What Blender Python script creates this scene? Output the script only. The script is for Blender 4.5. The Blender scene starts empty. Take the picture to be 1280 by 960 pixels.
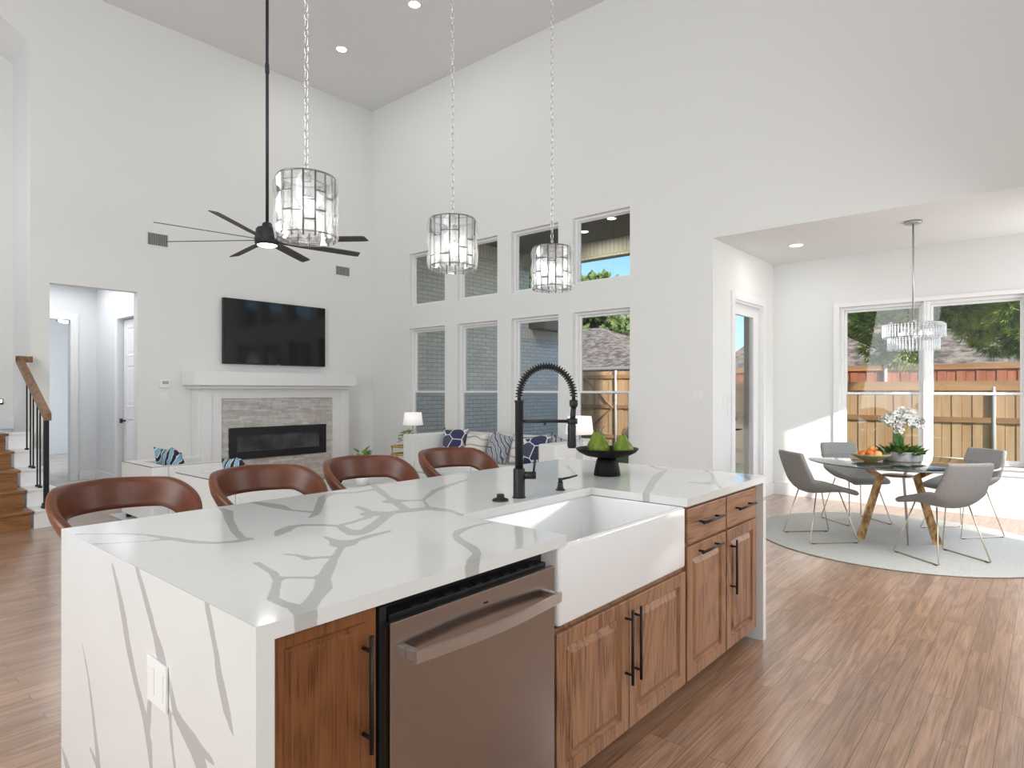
import bpy, bmesh, math, random
import numpy as np
from mathutils import Vector, Matrix
from math import sin, cos, pi, radians, sqrt, atan2
random.seed(7)
S = bpy.context.scene
COL = S.collection

# ------------------------------------------------------------------ camera
EYE = 1.40
HEAD = radians(40.8)           # heading from +X towards +Y
cd = bpy.data.cameras.new('camera'); cam = bpy.data.objects.new('camera', cd); COL.objects.link(cam)
cam.location = (0, 0, EYE); cam.rotation_euler = (pi/2, 0, HEAD - pi/2)
cd.sensor_width = 36; cd.lens = 36*781.6/1280
cd.shift_x = 0; cd.shift_y = 8/1280
cd.clip_start = .05; cd.clip_end = 200
S.camera = cam

# ------------------------------------------------------------------ light, exposure
S.view_settings.view_transform = 'Standard'; S.view_settings.look = 'None'
S.view_settings.exposure = 0.42; S.view_settings.gamma = 1; S.view_settings.use_curve_mapping = False
SUN_DIR = Vector((.5, 1, -.425)).normalized()
W = bpy.data.worlds.new('sky_world'); S.world = W; W.use_nodes = True
wn = W.node_tree; wn.nodes.clear()
sky = wn.nodes.new('ShaderNodeTexSky'); sky.sky_type = 'NISHITA'; sky.sun_disc = False
sky.sun_elevation = radians(35); sky.sun_rotation = atan2(-SUN_DIR.x, -SUN_DIR.y); sky.dust_density = .6; sky.ozone_density = 2.0
bg = wn.nodes.new('ShaderNodeBackground'); bg.inputs[1].default_value = 0.17
wo = wn.nodes.new('ShaderNodeOutputWorld')
tint = wn.nodes.new('ShaderNodeMix'); tint.data_type = 'RGBA'; tint.blend_type = 'MULTIPLY'; tint.inputs[0].default_value = 1; tint.inputs[7].default_value = (.68, .84, 1, 1)
wn.links.new(sky.outputs[0], tint.inputs[6]); wn.links.new(tint.outputs[2], bg.inputs[0]); wn.links.new(bg.outputs[0], wo.inputs[0])
sd = bpy.data.lights.new('sun', 'SUN'); sd.energy = 4.2; sd.angle = radians(.6); sd.color = (1, .93, .82)
so = bpy.data.objects.new('sun', sd); COL.objects.link(so)
so.rotation_euler = SUN_DIR.to_track_quat('-Z', 'Y').to_euler()

def area(name, loc, direction, sx, sy, power, color=(1, 1, 1)):
    l = bpy.data.lights.new(name, 'AREA'); l.shape = 'RECTANGLE'; l.size = sx; l.size_y = sy; l.energy = power; l.color = color
    o = bpy.data.objects.new(name, l); COL.objects.link(o); o.location = loc
    o.rotation_euler = Vector(direction).to_track_quat('-Z', 'Z').to_euler(); return o
LP = 1.0
area('west_fill_panel', (-3.35, 2.2, 2.6), (1, .15, -.05), 7.5, 3.6, 48*LP, (.94, .975, 1))  # added fill behind the camera; the west wall has no window
area('rear_fill_panel', (0.2, -3.35, 2.4), (.1, 1, -.05), 6.5, 3.4, 140*LP, (.945, .98, 1))  # unseen panel added for soft light; the wall behind it is solid
area('upper_fill_panel', (-3.3, 3, 4.6), (1, .1, .16), 9.0, 1.6, 235*LP, (.95, .985, 1))  # high fill added to brighten upper walls and ceiling, no window there
area('dining_room_daylight', (8.0, -.68, 1.7), (-.12, 1, .05), 1.3, 2.2, 20*LP, (.97, .985, 1))
area('right_floor_fill_panel', (5.35, -.74, 1.6), (.05, 1, -.75), 2.3, 2.2, 68*LP, (.97, .985, 1))  # added to brighten the right-hand floor; this stretch of wall has no door
area('hall_fill_panel', (2.5, 10.4, 3.0), (0, 0, -1), 1.0, 1.6, 14*LP, (.95, .97, 1))  # unseen overhead panel that brightens the hall; no fixture there
area('bedroom_fill_panel', (-.2, 14.2, 1.7), (1, .1, 0), 2.5, 2.0, 95*LP, (.86, .93, 1))  # unseen panel brightening the far room and doorway; no window modelled
area('stairwell_fill_panel', (-.6, 9.42, 3.8), (1, .25, -.15), .5, 3.0, 16*LP, (.92, .96, 1))  # put in for brightness round the landing; no window opens here

# ------------------------------------------------------------------ materials
def mat(name, color=(.8, .8, .8), rough=.5, metal=0, spec=.5, emit=None, es=0, trans=0, ior=1.45, coat=0):
    m = bpy.data.materials.new(name); m.use_nodes = True
    b = m.node_tree.nodes['Principled BSDF']
    b.inputs['Base Color'].default_value = (*color, 1); b.inputs['Roughness'].default_value = rough
    b.inputs['Metallic'].default_value = metal; b.inputs['Specular IOR Level'].default_value = spec
    b.inputs['Transmission Weight'].default_value = trans; b.inputs['IOR'].default_value = ior
    b.inputs['Coat Weight'].default_value = coat; b.inputs['Coat Roughness'].default_value = .08
    if emit: b.inputs['Emission Color'].default_value = (*emit, 1); b.inputs['Emission Strength'].default_value = es
    return m
def NT(m): return m.node_tree, m.node_tree.nodes, m.node_tree.links, m.node_tree.nodes['Principled BSDF']
def ramp(N, stops, interp='LINEAR'):
    r = N.new('ShaderNodeValToRGB'); r.color_ramp.interpolation = interp
    e = r.color_ramp.elements
    while len(e) < len(stops): e.new(.5)
    for x, (p, c) in zip(e, stops): x.position = p; x.color = (*c, 1) if len(c) == 3 else c
    return r
def mapping(N, L, scale=(1, 1, 1), rot=(0, 0, 0), src='Object'):
    tc = N.new('ShaderNodeTexCoord'); mp = N.new('ShaderNodeMapping')
    mp.inputs['Scale'].default_value = scale; mp.inputs['Rotation'].default_value = rot
    L.new(tc.outputs[src], mp.inputs[0]); return mp
def noise(N, L, vec, scale, detail=3, rough=.5, dist=0):
    n = N.new('ShaderNodeTexNoise'); n.inputs['Scale'].default_value = scale; n.inputs['Detail'].default_value = detail
    n.inputs['Roughness'].default_value = rough; n.inputs['Distortion'].default_value = dist
    if vec: L.new(vec, n.inputs['Vector'])
    return n
def bump(N, L, h, b, strength=.2, dist=.01):
    bp = N.new('ShaderNodeBump'); bp.inputs['Strength'].default_value = strength; bp.inputs['Distance'].default_value = dist
    L.new(h, bp.inputs['Height']); L.new(bp.outputs[0], b.inputs['Normal'])
def noisy(name, c1, c2, scale=8, rough=.6, detail=4, stretch=(1, 1, 1), bs=0, bd=.005, lo=.35, hi=.65, **k):
    m = mat(name, c1, rough, **k); T, N, L, b = NT(m)
    mp = mapping(N, L, stretch); n = noise(N, L, mp.outputs[0], scale, detail, .6)
    r = ramp(N, [(lo, c1), (hi, c2)]); L.new(n.outputs[0], r.inputs[0]); L.new(r.outputs[0], b.inputs['Base Color'])
    if bs: bump(N, L, n.outputs[0], b, bs, bd)
    return m
def wood(name, dark, light, axis='z', scale=3.0, rough=.35, coat=0, fine=.5, bs=.08):
    """oak: soft cathedral figure plus fine dark pores running along one axis"""
    m = mat(name, light, rough, coat=coat); T, N, L, b = NT(m)
    st = {'x': (.22, 1, 1), 'y': (1, .22, 1), 'z': (1, 1, .22)}[axis]
    sf = {'x': (.03, 1, 1), 'y': (1, .03, 1), 'z': (1, 1, .03)}[axis]
    m1 = mapping(N, L, st); n1 = noise(N, L, m1.outputs[0], scale, 2, .5, .6)
    wv = N.new('ShaderNodeMath'); wv.operation = 'MULTIPLY'; wv.inputs[1].default_value = 75; L.new(n1.outputs[0], wv.inputs[0])
    sn = N.new('ShaderNodeMath'); sn.operation = 'SINE'; L.new(wv.outputs[0], sn.inputs[0])
    m2 = mapping(N, L, sf); n2 = noise(N, L, m2.outputs[0], scale*75, 4, .65)
    a = N.new('ShaderNodeMath'); a.operation = 'MULTIPLY'; a.inputs[1].default_value = .055; L.new(sn.outputs[0], a.inputs[0])
    c = N.new('ShaderNodeMath'); c.operation = 'MULTIPLY_ADD'; c.inputs[1].default_value = .75; L.new(n2.outputs[0], c.inputs[0]); L.new(a.outputs[0], c.inputs[2])
    c2 = N.new('ShaderNodeMath'); c2.operation = 'MULTIPLY_ADD'; c2.inputs[1].default_value = .25; L.new(n1.outputs[0], c2.inputs[0]); L.new(c.outputs[0], c2.inputs[2])
    mid = tuple((p*.35+q*.65) for p, q in zip(dark, light))
    r = ramp(N, [(.36, dark), (.47, mid), (.62, light)]); L.new(c2.outputs[0], r.inputs[0]); L.new(r.outputs[0], b.inputs['Base Color'])
    if bs: bump(N, L, n2.outputs[0], b, bs, .002)
    return m

M = {}
M['wall'] = mat('wall_paint', (.80, .805, .79), .85, spec=.25)
M['ceiling'] = mat('ceiling_paint', (.80, .795, .785), .9, spec=.2)
M['trim'] = mat('trim_paint', (.84, .84, .84), .35)
M['hall'] = mat('hall_paint', (.78, .79, .80), .85, spec=.2)
M['carpet'] = noisy('hall_floor', (.50, .46, .42), (.60, .56, .52), 3, .8)
def schlick(N, L, f0):
    lw = N.new('ShaderNodeLayerWeight'); lw.inputs[0].default_value = .5
    p = N.new('ShaderNodeMath'); p.operation = 'POWER'; p.inputs[1].default_value = 5; L.new(lw.outputs['Facing'], p.inputs[0])
    a = N.new('ShaderNodeMath'); a.operation = 'MULTIPLY_ADD'; a.inputs[1].default_value = 1-f0; a.inputs[2].default_value = f0; L.new(p.outputs[0], a.inputs[0]); return a
def glass_mat(name, tint=(1, 1, 1), refl=.06):
    m = bpy.data.materials.new(name); m.use_nodes = True; N = m.node_tree.nodes; L = m.node_tree.links; N.clear()
    o = N.new('ShaderNodeOutputMaterial'); t = N.new('ShaderNodeBsdfTransparent'); g = N.new('ShaderNodeBsdfGlossy')
    t.inputs[0].default_value = (*tint, 1); g.inputs['Roughness'].default_value = .02
    fr = schlick(N, L, .02)
    mx = N.new('ShaderNodeMixShader'); L.new(fr.outputs[0], mx.inputs[0]); L.new(t.outputs[0], mx.inputs[1]); L.new(g.outputs[0], mx.inputs[2]); L.new(mx.outputs[0], o.inputs[0])
    return m
M['glass'] = glass_mat('window_glass', (.985, .99, .99))
M['screened'] = glass_mat('screened_glass', (.86, .88, .89))
M['black'] = mat('matte_black_metal', (.018, .018, .02), .42, metal=.3)
M['iron'] = mat('black_iron', (.02, .021, .024), .5, metal=.4)
M['fan'] = mat('graphite_fan', (.045, .048, .055), .45, metal=.5)
M['fanblade'] = mat('graphite_blade', (.075, .075, .072), .5)
M['chrome'] = mat('polished_chrome', (.75, .75, .76), .12, metal=1)
M['nickel'] = mat('brushed_nickel', (.50, .50, .50), .3, metal=1)
M['gunmetal'] = mat('pendant_frame_metal', (.22, .22, .22), .3, metal=1)
M['glow'] = mat('lamp_lens', (1, 1, 1), .5, emit=(1, .98, .95), es=9)
M['bulb'] = mat('bulb_glow', (1, 1, 1), .5, emit=(1, .97, .93), es=1.6)
M['sink'] = mat('white_fireclay', (.83, .83, .83), .12, coat=.4)
M['steel'] = mat('brushed_steel', (.40, .36, .345), .2, metal=1)
M['steel_l'] = mat('handle_steel', (.60, .57, .56), .3, metal=1)
M['steelside'] = mat('dark_door_side', (.05, .03, .022), .45)
M['rubber'] = mat('black_plastic', (.012, .012, .013), .45)
M['oak'] = wood('cabinet_oak', (.15, .062, .028), (.40, .205, .105), 'z', 3.2, .38, fine=.55)
M['oakx'] = wood('cabinet_oak_rails', (.16, .066, .030), (.41, .21, .108), 'x', 3.2, .38, fine=.55)
M['oakd'] = wood('cherry_stained_oak', (.10, .032, .010), (.22, .082, .028), 'z', 2.6, .35, fine=.5)
M['stair'] = wood('stair_oak', (.14, .055, .02), (.33, .155, .062), 'x', 2.6, .35, fine=.5)
M['rail'] = wood('handrail_oak', (.10, .045, .018), (.30, .155, .07), 'y', 3, .4, fine=.5)
M['gold'] = mat('gold_metal', (.72, .50, .16), .25, metal=1)
M['white'] = mat('white_lacquer', (.82, .82, .81), .3)
M['black_c'] = mat('black_ceramic', (.004, .004, .005), .55, spec=.2)

def floor_mat():
    m = mat('oak_floor', (.3, .17, .1), .3, spec=.6, coat=.7); T, N, L, b = NT(m); b.inputs['Coat Roughness'].default_value = .2
    mp = mapping(N, L, (1, 1, 1))
    br = N.new('ShaderNodeTexBrick'); br.offset = .37; br.offset_frequency = 3
    br.inputs['Scale'].default_value = 1; br.inputs['Brick Width'].default_value = 1.15; br.inputs['Row Height'].default_value = .083
    br.inputs['Mortar Size'].default_value = .0012; br.inputs['Mortar Smooth'].default_value = .3; br.inputs['Bias'].default_value = 0
    br.inputs['Color1'].default_value = (0, 0, 0, 1); br.inputs['Color2'].default_value = (1, 1, 1, 1); br.inputs['Mortar'].default_value = (.5, .5, .5, 1)
    L.new(mp.outputs[0], br.inputs['Vector'])
    ad = N.new('ShaderNodeVectorMath'); ad.operation = 'MULTIPLY_ADD'; L.new(br.outputs['Color'], ad.inputs[0]); ad.inputs[1].default_value = (7, 3, 5); L.new(mp.outputs[0], ad.inputs[2])
    s1 = N.new('ShaderNodeVectorMath'); s1.operation = 'MULTIPLY'; s1.inputs[1].default_value = (.10, 1, 1); L.new(ad.outputs[0], s1.inputs[0])
    n1 = noise(N, L, s1.outputs[0], 9, 3, .55, 1.3)
    mu = N.new('ShaderNodeMath'); mu.operation = 'MULTIPLY'; mu.inputs[1].default_value = 26; L.new(n1.outputs[0], mu.inputs[0])
    sn = N.new('ShaderNodeMath'); sn.operation = 'SINE'; L.new(mu.outputs[0], sn.inputs[0])
    s2 = N.new('ShaderNodeVectorMath'); s2.operation = 'MULTIPLY'; s2.inputs[1].default_value = (.025, 1, 1); L.new(ad.outputs[0], s2.inputs[0])
    n2 = noise(N, L, s2.outputs[0], 150, 3, .6)
    a = N.new('ShaderNodeMath'); a.operation = 'MULTIPLY_ADD'; a.inputs[1].default_value = .10; L.new(sn.outputs[0], a.inputs[0]); L.new(n2.outputs[0], a.inputs[2])
    r = ramp(N, [(.16, (.22, .112, .064)), (.72, (.52, .315, .205))]); L.new(a.outputs[0], r.inputs[0])
    mx = N.new('ShaderNodeMix'); mx.data_type = 'RGBA'; mx.blend_type = 'MULTIPLY'; mx.inputs[0].default_value = 1
    tr = ramp(N, [(0, (.80, .78, .76)), (1, (1.12, 1.11, 1.1))]); L.new(br.outputs['Color'], tr.inputs[0])
    L.new(r.outputs[0], mx.inputs[6]); L.new(tr.outputs[0], mx.inputs[7])
    m3 = N.new('ShaderNodeMix'); m3.data_type = 'RGBA'; L.new(br.outputs['Fac'], m3.inputs[0]); L.new(mx.outputs[2], m3.inputs[6]); m3.inputs[7].default_value = (.09, .045, .025, 1)
    L.new(m3.outputs[2], b.inputs['Base Color']); bump(N, L, a.outputs[0], b, .05, .002)
    return m
M['floor'] = floor_mat()

def leather(name, c1, c2):
    m = mat(name, c1, .34, spec=.5); T, N, L, b = NT(m); mp = mapping(N, L)
    n = noise(N, L, mp.outputs[0], 7, 4, .6); r = ramp(N, [(.35, c1), (.7, c2)]); L.new(n.outputs[0], r.inputs[0]); L.new(r.outputs[0], b.inputs['Base Color'])
    v = N.new('ShaderNodeTexVoronoi'); v.inputs['Scale'].default_value = 420; L.new(mp.outputs[0], v.inputs['Vector']); bump(N, L, v.outputs[0], b, .12, .001)
    return m
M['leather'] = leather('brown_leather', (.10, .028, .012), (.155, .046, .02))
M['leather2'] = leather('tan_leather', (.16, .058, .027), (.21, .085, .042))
M['fabric'] = noisy('grey_chair_fabric', (.27, .262, .255), (.33, .322, .315), 90, .9, bs=.1, bd=.001)
M['linen'] = noisy('white_linen', (.74, .735, .72), (.80, .80, .785), 60, .95, bs=.08, bd=.001)
M['rug'] = noisy('pale_rug', (.52, .52, .49), (.60, .60, .57), 60, .95, bs=.15, bd=.002)
M['lrug'] = noisy('grey_living_rug', (.50, .51, .52), (.62, .63, .64), 30, .95)

def sdf_marble(name, base=(.73, .735, .725), vein=(.47, .472, .46)):
    m = mat(name, base, .1, spec=.5, coat=.3); T, N, L, b = NT(m)
    at = N.new('ShaderNodeAttribute'); at.attribute_name = 'vein'
    mp = mapping(N, L); n = noise(N, L, mp.outputs[0], 38, 3, .6)
    ma = N.new('ShaderNodeMath'); ma.operation = 'MULTIPLY_ADD'; ma.inputs[1].default_value = .010; ma.inputs[2].default_value = -.005; L.new(n.outputs[0], ma.inputs[0])
    su = N.new('ShaderNodeMath'); su.operation = 'ADD'; L.new(at.outputs['Fac'], su.inputs[0]); L.new(ma.outputs[0], su.inputs[1])
    mr = N.new('ShaderNodeMapRange'); mr.interpolation_type = 'SMOOTHSTEP'
    mr.inputs['From Min'].default_value = -.0022; mr.inputs['From Max'].default_value = .0022; mr.inputs['To Min'].default_value = 1; mr.inputs['To Max'].default_value = 0
    L.new(su.outputs[0], mr.inputs[0])
    n2 = noise(N, L, mp.outputs[0], 3, 2, .5); r2 = ramp(N, [(.3, base), (.7, tuple(c*1.03 for c in base))]); L.new(n2.outputs[0], r2.inputs[0])
    mx = N.new('ShaderNodeMix'); mx.data_type = 'RGBA'; L.new(mr.outputs[0], mx.inputs[0]); L.new(r2.outputs[0], mx.inputs[6]); mx.inputs[7].default_value = (*vein, 1)
    L.new(mx.outputs[2], b.inputs['Base Color']); return m
M['quartz'] = sdf_marble('veined_white_quartz')

def brick_mat(name, c1, c2, mortar, rot, bw=.2, rh=.067):
    m = mat(name, c1, .75); T, N, L, b = NT(m)
    tc = N.new('ShaderNodeTexCoord'); sp = N.new('ShaderNodeSeparateXYZ'); cb = N.new('ShaderNodeCombineXYZ'); L.new(tc.outputs['Object'], sp.inputs[0])
    a, c = rot; L.new(sp.outputs[a], cb.inputs[0]); L.new(sp.outputs[c], cb.inputs[1])
    br = N.new('ShaderNodeTexBrick'); br.inputs['Scale'].default_value = 1; br.inputs['Brick Width'].default_value = bw; br.inputs['Row Height'].default_value = rh
    br.inputs['Mortar Size'].default_value = .005; br.inputs['Mortar Smooth'].default_value = .4
    br.inputs['Color1'].default_value = (*c1, 1); br.inputs['Color2'].default_value = (*c2, 1); br.inputs['Mortar'].default_value = (*mortar, 1)
    L.new(cb.outputs[0], br.inputs['Vector']); L.new(br.outputs['Color'], b.inputs['Base Color'])
    iv = N.new('ShaderNodeMath'); iv.operation = 'SUBTRACT'; iv.inputs[0].default_value = 1; L.new(br.outputs['Fac'], iv.inputs[1]); bump(N, L, iv.outputs[0], b, .8, .008)
    return m
M['brick'] = brick_mat('painted_brick', (.62, .68, .69), (.54, .60, .62), (.28, .31, .33), ('X', 'Z'), .235, .076)
M['soldier'] = brick_mat('painted_soldier_brick', (.55, .55, .50), (.49, .49, .45), (.28, .28, .26), ('Y', 'Z'), .09, .5)
M['soldierx'] = brick_mat('painted_soldier_brick_side', (.66, .67, .64), (.6, .61, .59), (.30, .31, .31), ('X', 'Z'), .09, .5)
M['stack'] = brick_mat('stacked_ledger_stone', (.66, .63, .60), (.55, .50, .46), (.42, .40, .38), ('X', 'Z'), .24, .032)
M['soffit'] = mat('dark_patio_ceiling', (.16, .16, .145), .7)
M['darkbrown'] = noisy('dark_brown_stained_wood', (.055, .035, .03), (.09, .062, .052), 14, .6, stretch=(1, 1, .1))

# ------------------------------------------------------------------ mesh helpers
class MB:
    def __init__(s): s.bm = bmesh.new()
    def box(s, x0, x1, y0, y1, z0, z1, bev=0, mi=0):
        v = [s.bm.verts.new((x, y, z)) for x in (x0, x1) for y in (y0, y1) for z in (z0, z1)]
        fs = [s.bm.faces.new([v[i] for i in q]) for q in ((0, 1, 3, 2), (4, 6, 7, 5), (0, 4, 5, 1), (2, 3, 7, 6), (0, 2, 6, 4), (1, 5, 7, 3))]
        for f in fs: f.material_index = mi
        if bev:
            es = list({e for f in fs for e in f.edges}); r = bmesh.ops.bevel(s.bm, geom=es, offset=bev, segments=2, affect='EDGES', profile=.6)
            for f in r['faces']: f.material_index = mi
        return s
    def prism(s, pts, z0, z1, axis='z', mi=0):
        def P(a, b, c): return {'z': (a, b, c), 'y': (a, c, b), 'x': (c, a, b)}[axis]
        lo = [s.bm.verts.new(P(a, b, z0)) for a, b in pts]; hi = [s.bm.verts.new(P(a, b, z1)) for a, b in pts]
        n = len(pts); F = [s.bm.faces.new(lo[::-1]), s.bm.faces.new(hi)]
        for i in range(n): F.append(s.bm.faces.new((lo[i], lo[(i+1) % n], hi[(i+1) % n], hi[i])))
        for f in F: f.material_index = mi
        return s
    def lathe(s, prof, c=(0, 0, 0), n=24, mi=0, smooth=True):
        rows = []
        for r, z in prof:
            rows.append([s.bm.verts.new((c[0]+r*cos(2*pi*i/n), c[1]+r*sin(2*pi*i/n), c[2]+z)) for i in range(n)] if r > 1e-6 else [s.bm.verts.new((c[0], c[1], c[2]+z))])
        for a, b in zip(rows, rows[1:]):
            for i in range(n):
                j = (i+1) % n
                q = [a[i % len(a)], a[j % len(a)], b[j % len(b)], b[i % len(b)]]
                q = list(dict.fromkeys(q))
                if len(q) > 2: f = s.bm.faces.new(q); f.smooth = smooth; f.material_index = mi
        for row, rev in ((rows[0], True), (rows[-1], False)):
            if len(row) > 2: f = s.bm.faces.new(row[::-1] if rev else row); f.material_index = mi
        return s
    def tube(s, pts, r, n=8, closed=False, mi=0, smooth=True):
        pts = [Vector(p) for p in pts]; rs = r if isinstance(r, (list, tuple)) else [r]*len(pts); m = len(pts)
        up = None; rings = []
        for i, p in enumerate(pts):
            if closed: t = (pts[(i+1) % m]-pts[i-1]).normalized()
            else: t = (pts[min(i+1, m-1)]-pts[max(i-1, 0)]).normalized()
            if up is None: up = Vector((0, 0, 1)) if abs(t.z) < .9 else Vector((1, 0, 0))
            a = t.cross(up); a = a.normalized() if a.length > 1e-5 else t.orthogonal().normalized(); b = a.cross(t).normalized(); up = b
            rings.append([s.bm.verts.new(p+(a*cos(2*pi*k/n)+b*sin(2*pi*k/n))*rs[i]) for k in range(n)])
        for i in range(m if closed else m-1):
            A, B = rings[i], rings[(i+1) % m]
            for k in range(n):
                f = s.bm.faces.new((A[k], A[(k+1) % n], B[(k+1) % n], B[k])); f.smooth = smooth; f.material_index = mi
        if not closed: s.bm.faces.new(rings[0][::-1]).material_index = mi; s.bm.faces.new(rings[-1]).material_index = mi
        return s
    def grid(s, rows, mi=0, smooth=True):
        R = [[s.bm.verts.new(p) for p in r] for r in rows]
        for a, b in zip(R, R[1:]):
            for i in range(len(a)-1): f = s.bm.faces.new((a[i], a[i+1], b[i+1], b[i])); f.smooth = smooth; f.material_index = mi
        return s
    def ball(s, c, r, sc=(1, 1, 1), u=14, v=9, mi=0, rot=None):
        mt = Matrix.Translation(c) @ (rot or Matrix.Identity(4)) @ Matrix.Diagonal((r*sc[0], r*sc[1], r*sc[2], 1))
        g = bmesh.ops.create_uvsphere(s.bm, u_segments=u, v_segments=v, radius=1, matrix=mt)
        for vv in g['verts']:
            for f in vv.link_faces: f.smooth = True; f.material_index = mi
        return s
    def move(s, mtx): bmesh.ops.transform(s.bm, matrix=mtx, verts=s.bm.verts); return s
    def build(s, name, m, parent=None, auto=True):
        if auto: bmesh.ops.recalc_face_normals(s.bm, faces=s.bm.faces)
        me = bpy.data.meshes.new(name); s.bm.to_mesh(me); s.bm.free()
        for x in (m if isinstance(m, (list, tuple)) else [m]): me.materials.append(M[x] if isinstance(x, str) else x)
        o = bpy.data.objects.new(name, me); COL.objects.link(o)
        if parent: o.parent = parent
        return o
def tag(o, label=None, cat=None, group=None, kind=None):
    for k, v in (('label', label), ('category', cat), ('group', group), ('kind', kind)):
        if v: o[k] = v
    return o
def thing(name, label, cat, loc=(0, 0, 0), rz=0, group=None):
    o = bpy.data.objects.new(name, None); COL.objects.link(o); o.empty_display_size = .1
    o.location = loc; o.rotation_euler = (0, 0, rz); return tag(o, label, cat, group)
def copy_tree(o, parent=None):
    c = o.copy(); COL.objects.link(c)
    if parent: c.parent = parent
    for ch in list(o.children): copy_tree(ch, c)
    return c
def st(o): o['kind'] = 'structure'; return o
def quick(name, parent, m, f): b = MB(); f(b); return b.build(name, m, parent)
def bx(name, m, parent, *a, bev=0): return MB().box(*a, bev=bev).build(name, m, parent)
def subd(o, lv=2):
    x = o.modifiers.new('smooth', 'SUBSURF'); x.levels = lv; x.render_levels = lv; return o

# ================================================================== STRUCTURE
CH, DC, WX, DX, DY, FY = 6.32, 3.10, 6.74, 8.73, 2.86, 9.08
def wall_with_holes(name, axis, pos, thick, a0, a1, z0, z1, holes, m='wall'):
    """wall in the plane axis=pos, thickness outwards; holes = (a0,a1,z0,z1)"""
    b = MB(); xs = sorted({a0, a1, *[h[0] for h in holes], *[h[1] for h in holes]}); zs = sorted({z0, z1, *[h[2] for h in holes], *[h[3] for h in holes]})
    inside = lambda a, z: any(h[0] < a < h[1] and h[2] < z < h[3] for h in holes)
    V = {}
    def vert(a, z, k):
        key = (a, z, k)
        if key not in V:
            p = pos + (thick if k else 0)
            V[key] = b.bm.verts.new((p, a, z) if axis == 'x' else (a, p, z))
        return V[key]
    def solid(i, j): return 0 <= i < len(xs)-1 and 0 <= j < len(zs)-1 and not inside((xs[i]+xs[i+1])/2, (zs[j]+zs[j+1])/2)
    for i in range(len(xs)-1):
        for j in range(len(zs)-1):
            if not solid(i, j): continue
            c = [(xs[i], zs[j]), (xs[i+1], zs[j]), (xs[i+1], zs[j+1]), (xs[i], zs[j+1])]
            for k in (0, 1): b.bm.faces.new([vert(a, z, k) for a, z in c])
            for (di, dj), (p, q) in (((0, -1), (0, 1)), ((1, 0), (1, 2)), ((0, 1), (2, 3)), ((-1, 0), (3, 0))):
                if not solid(i+di, j+dj): b.bm.faces.new([vert(*c[p], 0), vert(*c[q], 0), vert(*c[q], 1), vert(*c[p], 1)])
    return st(b.build(name, m))
WIN = [(7.21, 8.07), (6.10, 6.93), (5.00, 5.83), (3.91, 4.76)]
LOW, UP = (.42, 2.42), (2.79, 3.655)
holes = [(a, b, *LOW) for a, b in WIN] + [(a, b, *UP) for a, b in WIN]
wall_with_holes('wall_windows', 'x', WX, .16, DY, FY, 0, CH+.1, holes)
wall_with_holes('wall_header', 'x', WX, .16, -.8, DY, DC, CH+.1, [])
wall_with_holes('wall_patio', 'y', DY, .16, WX+.16, DX+.16, 0, DC+.3, [(7.35, 8.30, 0, 2.49)])
DW = [(.26, 1.07), (1.19, 2.00)]
wall_with_holes('wall_dining', 'x', DX, .16, -.96, DY, 0, DC+.3, [(.20, 2.04, .56, 2.45)])
wall_with_holes('wall_dining_south', 'y', -.80, -.16, 4.0, DX, 0, CH+.1, [(6.9, 8.68, 0, 2.40)])
wall_with_holes('wall_fireplace', 'y', FY, .14, 1.863, WX, 0, CH+.1, [(2.05, 3.0, 0, 2.69)])
wall_with_holes('wall_west', 'x', -3.5, -.16, -3.5, 13, 0, CH+.1, [])
wall_with_holes('wall_south', 'y', -3.5, -.16, -3.5, 4, 0, CH+.1, [])
wall_with_holes('wall_kitchen', 'x', 4.0, .16, -3.5, -.96, 0, CH+.1, [])
b = MB(); b.box(-3.7, 9.0, -3.7, 9.22, -.12, 0); st(b.build('floor', 'floor'))
b = MB(); b.box(-3.7, 6.9, -3.7, 9.4, CH, CH+.15); st(b.build('ceiling', 'ceiling'))
b = MB(); b.box(WX+.16, DX+.16, -.96, DY, DC, DC+.3); st(b.build('ceiling_dining', 'ceiling'))
# stairwell and hall behind the fireplace wall
b = MB(); b.box(1.863, 1.99, 9.22, 13, 0, 6.4); st(b.build('wall_stair_side', 'hall'))
b = MB(); b.box(-3.5, 1.863, 9.92, 10.05, .9, 6.4); st(b.build('wall_landing', 'wall'))
b = MB(); b.prism([(1.8629, 5.5), (1.8629, CH), (.58, CH)], FY, FY+.14, axis='y'); st(b.build('wall_above_stairs', 'wall'))
b = MB(); b.prism([(1.863, 5.505), (1.863, 5.6), (.58, 6.42), (.58, 6.322)], FY+.14, 9.92, axis='y'); b.box(-3.5, .58, FY+.32, 10.05, CH, CH+.12); st(b.build('ceiling_stairwell', 'ceiling'))
b = MB(); b.box(-3.5, 1.863, 9.895, 9.92, .915, 1.06, .003); st(b.build('baseboard_landing', 'trim'))
wall_with_holes('wall_hall_back', 'y', 11.5, .13, 1.99, 3.34, 0, 3.25, [(2.02, 2.86, 0, 2.49)], 'hall')
wall_with_holes('wall_hall_right', 'x', 3.21, .13, 9.22, 11.5, 0, 3.25, [(9.62, 10.49, 0, 2.46)], 'hall')
b = MB(); b.box(1.99, 3.34, 9.22, 11.63, 3.2, 3.3); st(b.build('ceiling_hall', 'ceiling'))
b = MB(); b.box(-2, 4.5, 11.63, 17, 3.05, 3.2); st(b.build('ceiling_bedroom', 'ceiling'))
b = MB(); b.box(-2, 4.5, 9.22, 17, -.1, 0); st(b.build('floor_hall', 'carpet'))
b = MB(); b.box(-2, 4.5, 16.6, 16.75, 0, 3.2); b.box(4.4, 4.5, 11.63, 16.6, 0, 3.2); b.box(-2, -1.9, 13, 16.6, 0, 3.2); st(b.build('wall_bedroom', 'hall'))
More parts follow.
